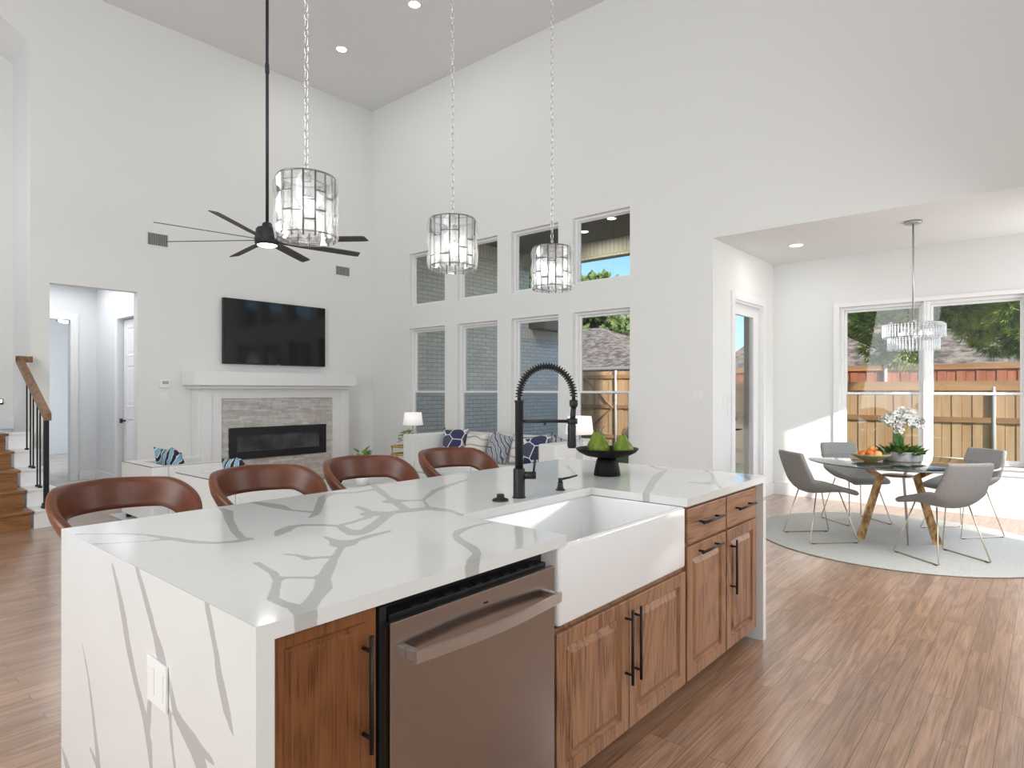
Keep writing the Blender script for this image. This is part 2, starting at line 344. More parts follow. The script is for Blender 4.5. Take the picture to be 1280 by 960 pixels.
b = MB(); b.box(2.02, 2.86, 16.57, 16.6, 0, .14); b.box(-1.9, 2.02, 16.57, 16.6, 0, .14); st(b.build('baseboard_bedroom', 'trim'))
# door casing trims
def casing(name, axis, pos, sgn, a0, a1, zt, w=.1, t=.02, m='trim', z0=0):
    b = MB()
    for (p, q, z, zz) in ((a0-w, a0, z0, zt+w), (a1, a1+w, z0, zt+w), (a0, a1, zt, zt+w)):
        lo, hi = sorted((pos, pos+sgn*t))
        if axis == 'y': b.box(p, q, lo, hi, z, zz, .002)
        else: b.box(lo, hi, p, q, z, zz, .002)
    return st(b.build(name, m))
casing('trim_1', 'y', 11.5, -1, 2.02, 2.86, 2.49)
casing('trim_2', 'x', 3.21, -1, 9.62, 10.49, 2.46)
# baseboards
def board(name, *a): b = MB(); b.box(*a, bev=.003); return st(b.build(name, 'trim'))
board('baseboard_windows', WX-.018, WX, DY, 8.85, 0, .15)
board('baseboard_patio_left', WX, 7.24, DY-.018, DY, 0, .15); board('baseboard_patio_right', 8.41, DX, DY-.018, DY, 0, .15)
board('baseboard_dining', DX-.018, DX, -.8, DY-.018, 0, .17)
board('baseboard_fireplace_left', 3.0, 3.7, FY-.018, FY, 0, .15); board('baseboard_fireplace_right', 6.1, WX-.018, FY-.018, FY, 0, .15)
board('baseboard_opening', 1.87, 2.05, FY-.018, FY, 0, .15)
board('baseboard_hall_back', 2.97, 3.2, 11.48, 11.5, 0, .14); board('baseboard_hall_right', 3.19, 3.21, 10.6, 11.48, 0, .14)

# windows: frame, sashes, glass; recessed in drywall returns
def window(idx, axis_x, y0, y1, z0, z1, rail=None, fixed=False):
    e = bpy.data.objects.new('window_%d' % idx, None); COL.objects.link(e); e.location = (axis_x, (y0+y1)/2, z0); st(e)
    def L(b): return b.move(Matrix.Translation((-axis_x, -(y0+y1)/2, -z0)))
    b = MB(); fw = .035; xa, xb = axis_x+.06, axis_x+.14
    b.box(xa, xb, y0, y0+fw, z0, z1, .003); b.box(xa, xb, y1-fw, y1, z0, z1, .003); b.box(xa, xb, y0+fw, y1-fw, z0, z0+fw, .003); b.box(xa, xb, y0+fw, y1-fw, z1-fw, z1, .003)
    L(b).build('window_frame', 'trim', e)
    ya, yb = y0+fw, y1-fw
    def sash(za, zb, x, gm, s=.028):
        b = MB(); t = .03
        b.box(x, x+t, ya, ya+s, za, zb, .003); b.box(x, x+t, yb-s, yb, za, zb, .003); b.box(x, x+t, ya+s, yb-s, za, za+s, .003); b.box(x, x+t, ya+s, yb-s, zb-s, zb, .003)
        sh = L(b).build('sash', 'trim', e)
        b = MB(); b.box(x+.012, x+.017, ya+s, yb-s, za+s, zb-s); L(b).build('pane', gm, sh)
    if rail: sash(rail-.018, z1-fw, axis_x+.105, 'glass'); sash(z0+fw, rail+.018, axis_x+.072, 'screened')
    else: sash(z0+fw, z1-fw, axis_x+.095, 'glass', .012)
    return e
for i, (a, c) in enumerate(WIN):
    window(i+1, WX, a, c, *LOW, rail=1.375)
    window(i+5, WX, a, c, *UP)
window(9, DX, 1.14, 2.04, .56, 2.45, rail=1.36); window(10, DX, .20, 1.12, .56, 2.45, rail=1.36)
b = MB(); b.box(DX-.005, DX+.15, 1.12, 1.14, .56, 2.45); st(b.build('trim_dining_mullion', 'trim'))
b = MB()
b.box(DX-.02, DX, .12, .20, .53, 2.50, .003); b.box(DX-.02, DX, 2.04, 2.11, .53, 2.50, .003); b.box(DX-.02, DX, .20, 2.04, 2.45, 2.50, .003)
st(b.build('trim_dining_casing', 'trim'))
b = MB(); b.box(DX-.05, DX+.06, .10, 2.13, .53, .56, .004); b.box(DX-.02, DX, .14, 2.09, .46, .53, .003); st(b.build('trim_dining_sill', 'trim'))
for i, (a, c) in enumerate(WIN):
    b = MB(); b.box(WX-.03, WX+.06, a-.03, c+.03, LOW[0]-.03, LOW[0], .003); st(b.build('trim_sill_%d' % (i+1), 'trim'))

# glazed patio door in the jog wall
e = bpy.data.objects.new('door_1', None); COL.objects.link(e); st(e); e.location = (7.83, DY+.05, 0)
T = Matrix.Translation((-7.83, -(DY+.05), 0))
b = MB(); x0, x1 = 7.38, 8.27; zt = 2.46; y0, y1 = DY+.04, DY+.085
b.box(x0, x0+.10, y0, y1, .02, zt, .003); b.box(x1-.16, x1, y0, y1, .02, zt, .003); b.box(x0+.10, x1-.16, y0, y1, .02, .14, .003); b.box(x0+.10, x1-.16, y0, y1, zt-.13, zt, .003)
b.move(T).build('door_leaf', 'trim', e)
b = MB(); b.box(x0+.10, x1-.16, y0+.015, y0+.022, .14, zt-.13); b.move(T).build('pane', 'glass', e)
b = MB(); b.box(x0-.03, x0, DY, DY+.16, 0, zt+.03, .002); b.box(x1, x1+.03, DY, DY+.16, 0, zt+.03, .002); b.box(x0, x1, DY, DY+.16, zt, zt+.03, .002); b.move(T).build('door_frame', 'trim', e)
b = MB()
b.prism([(x0+.035, .88), (x0+.085, .88), (x0+.085, .98), (x0+.035, .98)], y0-.012, y0, axis='y'); b.tube([(x0+.06, y0-.05, .93), (x0+.06, y0, .93)], .012, 10); b.tube([(x0+.05, y0-.05, .93), (x0+.18, y0-.05, .93)], .011, 10); b.move(T).build('lever_handle', 'black', e)
b = MB(); b.tube([(x0+.06, y0, 1.06), (x0+.06, y0-.02, 1.06)], .032, 16); b.box(x0+.053, x0+.067, y0-.035, y0-.02, 1.04, 1.08, .002); b.move(T).build('deadbolt', 'black', e)
casing('trim_3', 'y', DY, -1, 7.35, 8.30, 2.49, .09)

# panelled hall door
e = bpy.data.objects.new('door_2', None); COL.objects.link(e); st(e); e.location = (3.29, 10.05, 0)
b = MB(); X = 3.275
def ring_panel(b, plane, a0, a1, z0, z1, rings, axis, sg):
    """concentric rectangular rings (inset, depth) lofted and capped: a moulded panel"""
    prev = None
    for ins, dp in rings:
        pts = [(a0+ins, z0+ins), (a1-ins, z0+ins), (a1-ins, z1-ins), (a0+ins, z1-ins)]
        p = plane+sg*dp
        vs = [b.bm.verts.new((p, a, z) if axis == 'x' else (a, p, z)) for a, z in pts]
        if prev:
            for i in range(4): b.bm.faces.new((prev[i], prev[(i+1) % 4], vs[(i+1) % 4], vs[i]))
        prev = vs
    b.bm.faces.new(prev)
b.box(X, X+.035, 9.64, 10.47, .01, 2.44, .002)
for za, zb in ((.22, 1.0), (1.15, 1.78), (1.9, 2.34)): ring_panel(b, X, 9.76, 10.35, za, zb, [(0, -.001), (.0, .006), (.02, .006), (.03, -.001), (.05, -.001), (.07, .004)], 'x', -1)
b.move(Matrix.Translation((-3.29, -10.05, 0))).build('door_leaf', 'trim', e)
b = MB(); b.tube([(X, 10.40, .95), (X-.05, 10.40, .95)], .012, 8); b.box(X-.075, X-.045, 10.365, 10.43, .915, .985, .01); b.move(Matrix.Translation((-3.29, -10.05, 0))).build('door_knob', 'black', e)

# ================================================================== KITCHEN ISLAND
TOPZ = .92
VT= [[(0.631,2.464,0.0078),(0.734,2.356,0.0094),(0.779,2.281,0.0079),(0.811,2.158,0.0156),(0.841,2.055,0.0148),(0.88,1.99,0.0142),(0.935,1.96,0.0161),(0.966,1.968,0.0245),(0.983,1.952,0.0053)],[(0.626,2.266,0.0088),(0.69,2.217,0.0063),(0.753,2.177,0.0063),(0.811,2.158,0.0153)],[(1.156,2.583,0.0062),(1.138,2.469,0.0204),(1.069,2.306,0.015),(1.004,2.128,0.0134),(0.967,2.003,0.0138),(0.97,1.964,0.011)],[(1.303,2.618,0.014),(1.318,2.516,0.0255),(1.325,2.433,0.0335),(1.317,2.314,0.011),(1.352,2.211,0.0144)],[(1.284,2.117,0.0053),(1.322,2.145,0.0148),(1.376,2.209,0.0165),(1.474,2.347,0.0169),(1.576,2.483,0.0197),(1.658,2.542,0.029),(1.751,2.478,0.0211),(1.854,2.487,0.0236)],[(1.935,2.597,0.0147),(1.844,2.422,0.0212),(1.776,2.285,0.0142),(1.707,2.138,0.0199),(1.637,1.987,0.0218)],[(1.056,1.939,0.0078),(1.103,1.986,0.0266),(1.16,2.027,0.021),(1.202,2.02,0.0157),(1.248,1.966,0.0142),(1.276,1.905,0.0145),(1.253,1.831,0.02),(1.253,1.773,0.0375),(1.298,1.779,0.025),(1.386,1.841,0.0234),(1.48,1.914,0.0219),(1.543,1.964,0.0227),(1.614,1.949,0.0359),(1.7,1.926,0.0325),(1.722,1.824,0.0206)],[(1.284,1.917,0.0156),(1.348,1.928,0.0139),(1.439,1.961,0.0166),(1.49,2.0,0.0114),(1.523,2.109,0.017),(1.537,2.17,0.0143)],[(1.49,2.0,0.0522),(1.516,1.97,0.0366),(1.562,1.957,0.0286)],[(1.72,2.154,0.0539),(1.766,2.12,0.0167),(1.819,2.083,0.0095),(2.032,2.242,0.0183),(2.144,2.271,0.0115)],[(1.814,2.077,0.0052),(1.723,1.943,0.0103)],[(1.989,2.216,0.013),(2.099,2.279,0.012),(2.21,2.316,0.0224),(2.385,2.383,0.0136)],[(1.725,1.922,0.0148),(1.735,1.851,0.0112),(1.698,1.723,0.0118)],[(1.153,1.816,0.0042),(1.142,1.741,0.0148),(1.137,1.679,0.0431),(1.193,1.688,0.0155),(1.27,1.705,0.0162),(1.34,1.71,0.0112)],[(1.137,1.679,0.0135),(1.069,1.604,0.0104),(1.019,1.55,0.0127),(0.962,1.487,0.0169),(0.892,1.406,0.019),(0.847,1.335,0.0228),(0.785,1.278,0.0194),(0.737,1.235,0.0222),(0.701,1.171,0.021)],[(0.954,1.699,0.0086),(0.971,1.66,0.0085),(0.971,1.605,0.015),(1.0,1.593,0.011),(1.025,1.564,0.0148)],[(0.853,1.675,0.0097),(0.845,1.622,0.0086),(0.835,1.55,0.0113),(0.809,1.481,0.0114),(0.765,1.412,0.0115),(0.73,1.359,0.0135),(0.729,1.309,0.0135),(0.735,1.269,0.017),(0.734,1.23,0.027)],[(0.821,1.499,0.0117),(0.851,1.47,0.0085),(0.877,1.435,0.0092),(0.895,1.425,0.0273)],[(1.673,1.545,0.0073),(1.584,1.549,0.0103),(1.499,1.531,0.0173),(1.441,1.491,0.0115),(1.4,1.423,0.0161),(1.367,1.342,0.0176),(1.325,1.279,0.0134),(1.264,1.236,0.0179),(1.222,1.2,0.0177)],[(3.249,2.343,0.0143),(3.096,2.202,0.009),(2.958,2.075,0.0058)],[(3.706,2.022,0.009),(3.535,1.881,0.0144),(3.462,1.76,0.0112),(3.208,1.681,0.0266),(2.949,1.577,0.0208),(2.733,1.48,0.0191),(2.55,1.402,0.0156)],[(3.655,1.637,0.009),(3.49,1.488,0.009),(3.208,1.353,0.0141),(3.104,1.338,0.0317),(3.081,1.425,0.015)],[(3.67,1.421,0.0106),(3.527,1.311,0.0265),(3.379,1.234,0.0098)],[(3.208,1.353,0.0096),(2.993,1.231,0.0076)]]
VE= [[(2.079,0.892,0.0072),(2.036,0.838,0.0129),(1.985,0.764,0.0206),(1.945,0.683,0.0192),(1.888,0.603,0.0165),(1.824,0.53,0.0176),(1.794,0.474,0.0206),(1.78,0.414,0.0112),(1.77,0.353,0.007)],[(1.784,0.615,0.0111),(1.794,0.553,0.0158),(1.801,0.518,0.0161)],[(1.884,0.92,0.0113),(1.824,0.855,0.0146),(1.755,0.773,0.015),(1.722,0.73,0.0276),(1.681,0.698,0.0134),(1.65,0.651,0.0136),(1.62,0.606,0.0165),(1.561,0.584,0.0233),(1.505,0.563,0.032),(1.472,0.536,0.0272),(1.452,0.493,0.0144)],[(1.485,0.577,0.0127),(1.414,0.57,0.0075)],[(1.658,0.599,0.0107),(1.647,0.535,0.0087),(1.627,0.475,0.0076)],[(1.449,0.918,0.013),(1.407,0.833,0.0111),(1.383,0.769,0.0164),(1.353,0.713,0.0175),(1.32,0.665,0.0037)],[(2.363,0.583,0.0038),(2.299,0.493,0.0086),(2.25,0.384,0.0116),(2.202,0.255,0.0199),(2.179,0.189,0.0127)],[(2.287,0.277,0.0055),(2.214,0.251,0.0143)],[(2.588,0.165,0.0052),(2.543,0.13,0.021),(2.5,0.113,0.0192)]]
def sdf(px, py, veins):
    best = np.full(px.shape, 1.0)
    for line in veins:
        for (ax, ay, ar), (bx_, by, br) in zip(line, line[1:]):
            dx, dy = bx_-ax, by-ay; L2 = dx*dx+dy*dy+1e-12
            t = np.clip(((px-ax)*dx+(py-ay)*dy)/L2, 0, 1)
            d = np.hypot(px-(ax+t*dx), py-(ay+t*dy))-(ar+(br-ar)*t)
            best = np.minimum(best, d)
    return best
# the worktop with its sink cut-out: gridded faces that carry the distance to the nearest grey vein
X0, X1, Y0, Y1, TH = .62, 3.605, 1.22, 2.60, .036
CX0, CX1, CY1 = 1.69, 2.60, 1.725
def fine(lo, hi, step, extra=()):
    n = int(math.ceil((hi-lo)/step)); v = set(round(lo+(hi-lo)*i/n, 5) for i in range(n+1))
    for x in extra:
        v = {q for q in v if abs(q-x) > step*.45 or q in (lo, hi)}; v.add(x)
    return sorted(v)
class VeinSlab:
    def __init__(s): s.v = []; s.f = []; s.a = []; s.n = 0
    def sheet(s, P, us, vs, keep, vf):
        """P(u,v)->xyz arrays; keep(u,v) cell mask; vf(u,v)->vein distance"""
        U, Vv = np.meshgrid(us, vs, indexing='ij'); s.v.append(np.stack(P(U, Vv), -1).reshape(-1, 3)); s.a.append(vf(U, Vv).ravel())
        nu, nv = len(us), len(vs)
        for i in range(nu-1):
            for j in range(nv-1):
                if keep((us[i]+us[i+1])/2, (vs[j]+vs[j+1])/2):
                    k = s.n+i*nv+j; s.f.append((k, k+nv, k+nv+1, k+1))
        s.n += nu*nv
    def build(s, name, parent=None):
        v = np.concatenate(s.v); a = np.concatenate(s.a); me = bpy.data.meshes.new(name); me.from_pydata(v.tolist(), [], s.f); me.update()
        bm = bmesh.new(); bm.from_mesh(me); lay = bm.verts.layers.float.new('vein')
        for q, x in zip(bm.verts, a): q[lay] = float(x)
        bmesh.ops.delete(bm, geom=[q for q in bm.verts if not q.link_faces], context='VERTS')
        bmesh.ops.remove_doubles(bm, verts=bm.verts, dist=.0003); bmesh.ops.recalc_face_normals(bm, faces=bm.faces)
        bm.to_mesh(me); bm.free(); me.materials.append(M['quartz']); o = bpy.data.objects.new(name, me); COL.objects.link(o)
        if parent: o.parent = parent
        return o
incut = lambda x, y: CX0 < x < CX1 and y < CY1
vt = lambda x, y: sdf(x, y, VT)
us = fine(X0, X1, .011, (CX0, CX1)); vs = fine(Y0, Y1, .011, (CY1,)); zs = [TOPZ-TH, TOPZ-TH*.5, TOPZ]
ct = thing('quartz_countertop', 'white quartz island worktop with branching grey veins and waterfall ends', 'countertop')
q = VeinSlab()
q.sheet(lambda u, v: (u, v, u*0+TOPZ), us, vs, lambda x, y: not incut(x, y), vt)
q.sheet(lambda u, v: (u, v, u*0+TOPZ-TH), us, vs, lambda x, y: not incut(x, y) and x > X0+.04 and x < X1-.04, vt)
q.sheet(lambda u, z: (u, u*0+Y0, z), us, zs, lambda x, z: not (CX0 < x < CX1), lambda u, z: sdf(u, u*0+Y0, VT))
q.sheet(lambda u, z: (u, u*0+Y1, z), us, zs, lambda x, z: True, lambda u, z: sdf(u, u*0+Y1, VT))
q.sheet(lambda u, z: (u, u*0+CY1, z), us, zs, lambda x, z: CX0 < x < CX1, lambda u, z: sdf(u, u*0+CY1, VT))
for cx in (CX0, CX1): q.sheet(lambda u, z: (u*0+cx, u, z), vs, zs, lambda y, z: y < CY1, lambda u, z: sdf(u*0+cx, u, VT))
q.build('worktop', ct)
q = VeinSlab(); ys = fine(Y0, Y1, .011); zz = fine(0, TOPZ-.0005, .011)
q.sheet(lambda y, z: (y*0+X0, y, z), ys, zz, lambda y, z: True, lambda y, z: sdf(y, z, VE))
q.sheet(lambda y, z: (y*0+X0+.04, y, z), [Y0, Y1], zz, lambda y, z: True, lambda y, z: y*0+1)
for yy in (Y0, Y1): q.sheet(lambda x, z: (x, x*0+yy, z), [X0, X0+.04], fine(0, TOPZ-TH, .011), lambda x, z: True, lambda x, z: x*0+1)
q.build('waterfall_end', ct)
VR = [[(1.22, .80, .006), (1.30, .62, .012), (1.25, .5, .006)], [(1.22, .38, .008), (1.4, .2, .02), (1.5, 0, .01)], [(1.8, .9, .01), (1.9, .5, .03), (1.7, .2, .01)], [(2.2, .8, .01), (2.4, .3, .02)]]
q = VeinSlab()
q.sheet(lambda y, z: (y*0+X1, y, z), fine(Y0, Y1, .03), fine(0, TOPZ-.0005, .03), lambda y, z: True, lambda y, z: sdf(y, z, VR))
q.sheet(lambda y, z: (y*0+X1-.045, y, z), [Y0, Y1], fine(0, TOPZ-TH-.0005, .03), lambda y, z: True, lambda y, z: y*0+1)
for yy in (Y0, Y1): q.sheet(lambda x, z: (x, x*0+yy, z), [X1-.045, X1], fine(0, TOPZ-TH, .03), lambda x, z: True, lambda x, z: sdf(x*0+1.22, z, VR))
q.build('waterfall_end', ct)

CF = 1.262     # face frame plane
def carcass(t, x0, x1, ztop=.88, back=2.15):
    b = MB(); b.box(x0, x1, CF, back, .10, ztop-.003, .001); return b.build('cabinet_body', 'oak', t)
def toe(t, x0, x1): bx('toe_kick', 'oakd', t, x0, x1, 1.335, 1.35, 0, .10)
RP = [(0, .016), (0, -.001), (.0015, -.002), (.053, -.002), (.055, .004), (.058, .010), (.066, .0105), (.090, -.001), (.094, -.0015)]
def door(t, x0, x1, z0, z1, m='oak', front=1.245, name='door', rp=RP):
    b = MB(); ring_panel(b, front, x0, x1, z0, z1, rp, 'y', 1)
    return b.build(name, [m], t)
def drawer(t, x0, x1, z0, z1):
    b = MB(); ring_panel(b, 1.245, x0, x1, z0, z1, [(0, .016), (0, 0), (.003, -.002), (.006, -.002)], 'y', 1); return b.build('drawer', 'oakx', t)
def bar_handle(p, a, c, vertical, y=1.245, lab='black bar handle', st_=.035, r=.0058, m='black'):
    """a,c: the two ends (x,z)"""
    b = MB(); (xa, za), (xc, zc) = a, c
    b.tube([(xa, y-st_, za), (xc, y-st_, zc)], r, 10)
    for t in (.13, .87):
        X, Z = xa+(xc-xa)*t, za+(zc-za)*t; b.tube([(X, y-st_, Z), (X, y-.002, Z)], r*.85, 8)
    o = b.build('handle', m, p); o['label'] = lab; return o
c1 = thing('end_cabinet', 'dark stained oak base cabinet between waterfall end and dishwasher', 'cabinet', group=None)
carcass(c1, .662, .940); toe(c1, .662, .94)
d = door(c1, .668, .935, .10, .873, 'oakd', rp=[(0, .016), (0, 0), (.0015, -.001), (.026, -.001), (.030, .003), (.034, .005), (.040, .005), (.044, .001), (.05, .000)]); bar_handle(d, (.897, .545), (.897, .822), True)
c2 = thing('sink_cabinet', 'oak base cabinet with two raised panel doors under the white sink', 'cabinet')
b = MB(); b.box(1.664, 2.634, CF, 2.15, .10, .598, .001); b.build('cabinet_body', 'oak', c2); toe(c2, 1.664, 2.634)
d = door(c2, 1.668, 2.135, .085, .588); bar_handle(d, (2.108, .275), (2.108, .56), True)
d = door(c2, 2.139, 2.630, .085, .588); bar_handle(d, (2.172, .275), (2.172, .56), True)
c3 = thing('drawer_cabinet', 'oak base cabinet right of the sink with one drawer over a pull-out door', 'cabinet')
carcass(c3, 2.640, 3.096); toe(c3, 2.64, 3.096)
d = drawer(c3, 2.650, 3.090, .703, .862); bar_handle(d, (2.75, .79), (2.99, .79), False)
d = door(c3, 2.650, 3.090, .085, .690); bar_handle(d, (2.74, .655), (2.985, .655), False)
c4 = thing('corner_cabinet', 'oak base cabinet at the far waterfall end with drawer and vertical handled door', 'cabinet')
carcass(c4, 3.100, 3.555); toe(c4, 3.10, 3.555)
d = drawer(c4, 3.104, 3.515, .703, .862); bar_handle(d, (3.19, .79), (3.43, .79), False)
d = door(c4, 3.104, 3.515, .085, .690); bar_handle(d, (3.152, .365), (3.152, .64), True)
bp = bx('island_back_panel', 'white', None, .662, 3.555, 2.155, 2.175, 0, .88); tag(bp, 'white panel closing the back of the island under the overhang', 'panel')

# dishwasher
dw = thing('dishwasher', 'stainless steel dishwasher with curved bar handle built into the island', 'dishwasher', (1.30, 1.24, 0))
Tm = Matrix.Translation((-1.30, -1.24, 0))
bd = MB().box(.946, 1.655, 1.30, 1.85, .10, .862).box(.946, .966, 1.245, 1.30, .10, .868).box(1.64, 1.655, 1.27, 1.30, .10, .80).move(Tm).build('dishwasher_body', 'rubber', dw)
MB().box(.958, 1.622, 1.218, 1.235, .11, .832, .002).move(Tm).build('door_front', 'steel', dw)
MB().box(.9585, 1.6215, 1.235, 1.29, .112, .822).move(Tm).build('door_side', 'steelside', dw)
b = MB(); b.box(.975, 1.61, 1.245, 1.29, .824, .842, .002)
for i in range(9): b.box(1.05+i*.06, 1.075+i*.06, 1.25, 1.27, .842, .845)
b.move(Tm).build('control_strip', 'rubber', dw)
b = MB()   # bowed flat bar handle
n = 18; rows = []
for i in range(n+1):
    t = i/n; x = 1.005+.60*t; y = 1.176-.022*sin(pi*t)
    rows.append([(x, y, .730), (x, y, .760), (x, y+.010, .760), (x, y+.010, .730), (x, y, .730)])
b.grid(rows, smooth=False)
b.bm.faces.new([b.bm.verts.new(p) for p in rows[0][:4]]); b.bm.faces.new([b.bm.verts.new(p) for p in rows[-1][:4]])
b.box(1.006, 1.024, 1.18, 1.218, .732, .758, .002); b.box(1.587, 1.604, 1.18, 1.218, .732, .758, .002)
b.move(Tm).build('handle', 'steel_l', dw)
MB().box(1.29, 1.305, 1.2165, 1.219, .795, .800).move(Tm).build('badge', 'rubber', dw)
mt_, N_, L_, b_ = NT(M['steel'])

# apron sink
sk = thing('farmhouse_sink', 'white fireclay apron front sink set into the island', 'sink', (2.135, 1.5, .61))
b = MB(); Tm = Matrix.Translation((-2.135, -1.5, -.61))
sx0, sx1, sy0, sy1, sz0, sz1 = 1.665, 2.610, 1.232, 1.78, .612, .882
def rr(x0, x1, y0, y1, r, z, n=5):
    out = []
    for cx, cy, a0 in ((x1-r, y1-r, 0), (x0+r, y1-r, 90), (x0+r, y0+r, 180), (x1-r, y0+r, 270)):
        for i in range(n+1): a = radians(a0+90*i/n); out.append((cx+r*cos(a), cy+r*sin(a), z))
    return out
loops = [rr(sx0+.01, sx1-.01, sy0+.01, sy1-.01, .012, sz0), rr(sx0+.002, sx1-.002, sy0+.002, sy1-.002, .014, sz0+.006), rr(sx0, sx1, sy0, sy1, .015, sz0+.014), rr(sx0, sx1, sy0, sy1, .015, sz1-.010), rr(sx0+.003, sx1-.003, sy0+.003, sy1-.003, .014, sz1-.003),
         rr(sx0+.010, sx1-.010, sy0+.010, sy1-.010, .012, sz1), rr(sx0+.022, sx1-.022, sy0+.024, sy1-.022, .03, sz1-.001), rr(sx0+.027, sx1-.027, sy0+.030, sy1-.027, .035, sz1-.008), rr(sx0+.032, sx1-.032, sy0+.036, sy1-.032, .04, sz0+.06), rr(sx0+.05, sx1-.05, sy0+.055, sy1-.05, .05, sz0+.035), rr(sx0+.2, sx1-.2, sy0+.2, sy1-.2, .05, sz0+.028)]
R = [[b.bm.verts.new(p) for p in l] for l in loops]
for A_, B_ in zip(R, R[1:]):
    for i in range(len(A_)): f = b.bm.faces.new((A_[i], A_[(i+1) % len(A_)], B_[(i+1) % len(A_)], B_[i])); f.smooth = True
b.bm.faces.new(R[0][::-1]); b.bm.faces.new(R[-1])
b.move(Tm).build('basin', 'sink', sk)
MB().lathe([(.0, .004), (.035, .004), (.045, .0), (.045, -.004)], (2.135, 1.50, .642)).move(Tm).build('drain', 'steel_l', sk)

# spring faucet
fa = thing('spring_faucet', 'matte black spring neck kitchen faucet behind the sink', 'faucet', (2.14, 1.805, TOPZ), atan2(-.757, .653))
MB().lathe([(.030, 0), (.030, .004), (.0265, .006), (.0265, .128), (.024, .131), (.0, .131)], n=28).build('base_body', 'black', fa)
MB().lathe([(.0185, .13), (.0185, .425), (.021, .428), (.021, .436), (.0, .436)], n=20).build('riser_tube', 'black', fa)
Rr, zc = .122, .452
arc = [(Rr-Rr*cos(pi*i/40), 0, zc+Rr*1.12*sin(pi*i/40)) for i in range(41)]
MB().tube([(0, 0, .43)]+arc+[(2*Rr, 0, .43)], .0085, 10).build('hose', 'black', fa)
coil = []; turns = 34; ns = turns*9
for i in range(ns+1):
    t = i/ns; a = pi*t; c = Vector((Rr-Rr*cos(a), 0, zc+Rr*1.12*sin(a))); nrm = Vector((-cos(a), 0, sin(a))).normalized(); ph = 2*pi*turns*t
    coil.append(c+nrm*(.0155*cos(ph))+Vector((0, 1, 0))*(.0155*sin(ph)))
MB().tube(coil, .0028, 5).build('spring_coil', 'black', fa)
MB().lathe([(.015, -.01), (.019, 0), (.019, .02), (.012, .024)], (2*Rr, 0, .415), 18).tube([(2*Rr, 0, .41), (2*Rr-.006, 0, .33)], .0125, 12).build('hose_collar', 'black', fa)
MB().lathe([(.0, .0), (.017, 0), (.0205, .01), (.0185, .06), (.0195, .10), (.013, .115), (.011, .13), (.0, .131)], (2*Rr-.008, 0, .222), 20).build('spray_head', 'black', fa)
MB().tube([(0, 0, .342), (2*Rr+.012, 0, .342)], .0075, 12).lathe([(.024, -.012), (.024, .012)], (2*Rr-.006, 0, .342), 18).tube([(.115, 0, .342), (.115, 0, .325)], .006, 8).build('support_arm', 'black', fa)
MB().tube([(.02, 0, .10), (.075, 0, .10)], .017, 16).tube([(.064, 0, .10), (.067, 0, .135), (.076, 0, .20)], .0055, 10).build('lever_handle', 'black', fa)
ab = MB().lathe([(.036, 0), (.036, .004), (.033, .009), (.017, .014), (.0165, .027), (.014, .030), (.0, .030)], n=28).build('air_switch_button', 'black'); ab.location = (2.026, 1.815, TOPZ)
tag(ab, 'low round black push button on the worktop left of the faucet', 'button')
sp = thing('soap_dispenser', 'small matte black soap pump right of the faucet', 'soap dispenser', (2.43, 1.79, TOPZ), radians(-25))
MB().lathe([(.024, 0), (.024, .004), (.017, .007), (.013, .028), (.013, .04), (.0, .04)], n=20).build('dispenser_base', 'black', sp)
MB().lathe([(.009, .04), (.011, .047), (.011, .058), (.0, .06)], n=16).tube([(0, 0, .052), (.05, 0, .058), (.092, 0, .066)], [.006, .005, .0045], 10).build('spout', 'black', sp)

# pedestal stand and pears
ps = thing('pedestal_stand', 'matte black pedestal dish holding three green pears on the island', 'pedestal dish', (3.03, 1.905, TOPZ))
MB().lathe([(.0, 0), (.074, 0), (.076, .004), (.070, .04), (.060, .085), (.052, .098), (.04, .102), (0, .102)], n=40).build('pedestal_foot', 'black_c', ps)
MB().lathe([(.0, .100), (.06, .101), (.12, .112), (.160, .132), (.176, .150), (.174, .154), (.158, .141), (.12, .124), (.06, .114), (.0, .113)], n=48).build('dish', 'black_c', ps)
M['pear'] = noisy('pear_skin', (.095, .155, .006), (.19, .255, .012), 9, .38, 5)
M['stem'] = mat('brown_stem', (.05, .03, .015), .7)
def pear(x, y, z, h, w, lean, az, label):
    t = thing('pear', label, 'pear', (x, y, z), 0, 'green pears on the black pedestal dish')
    prof = [(0, .0), (.16, .004), (.33, .04), (.45, .13), (.5, .26), (.48, .40), (.40, .54), (.29, .68), (.23, .80), (.20, .90), (.13, .97), (.04, .975), (0, .96)]
    b = MB(); b.lathe([(r*w, zz*h) for r, zz in prof], n=28)
    for v in b.bm.verts:
        k = v.co.z/h; v.co.x += lean*h*k*k*cos(az); v.co.y += lean*h*k*k*sin(az); v.co.x *= 1+.04*sin(3*v.co.z/h)
    b.build('fruit_body', 'pear', t)
    tx, ty = lean*h*cos(az), lean*h*sin(az); L = [(tx, ty, h*.95)]
    b = MB(); b.tube([(tx, ty, h*.94), (tx*1.1-.002, ty*1.1, h*1.08), (tx*1.3+.004, ty*1.3-.004, h*1.22), (tx*1.5+.011, ty*1.5-.010, h*1.26)], [.0028, .0016, .0015, .002], 6); b.build('stem', 'stem', t)
pear(2.965, 1.915, TOPZ+.1165, .127, .112, .10, radians(-40), 'front left green pear with a tall curled stem on the black dish')
pear(3.065, 2.000, TOPZ+.1165, .124, .104, .03, radians(150), 'green pear behind the front left one, mostly hidden on the black dish')
pear(3.055, 1.815, TOPZ+.1165, .117, .115, .05, radians(170), 'right-hand squat green pear on the black dish')

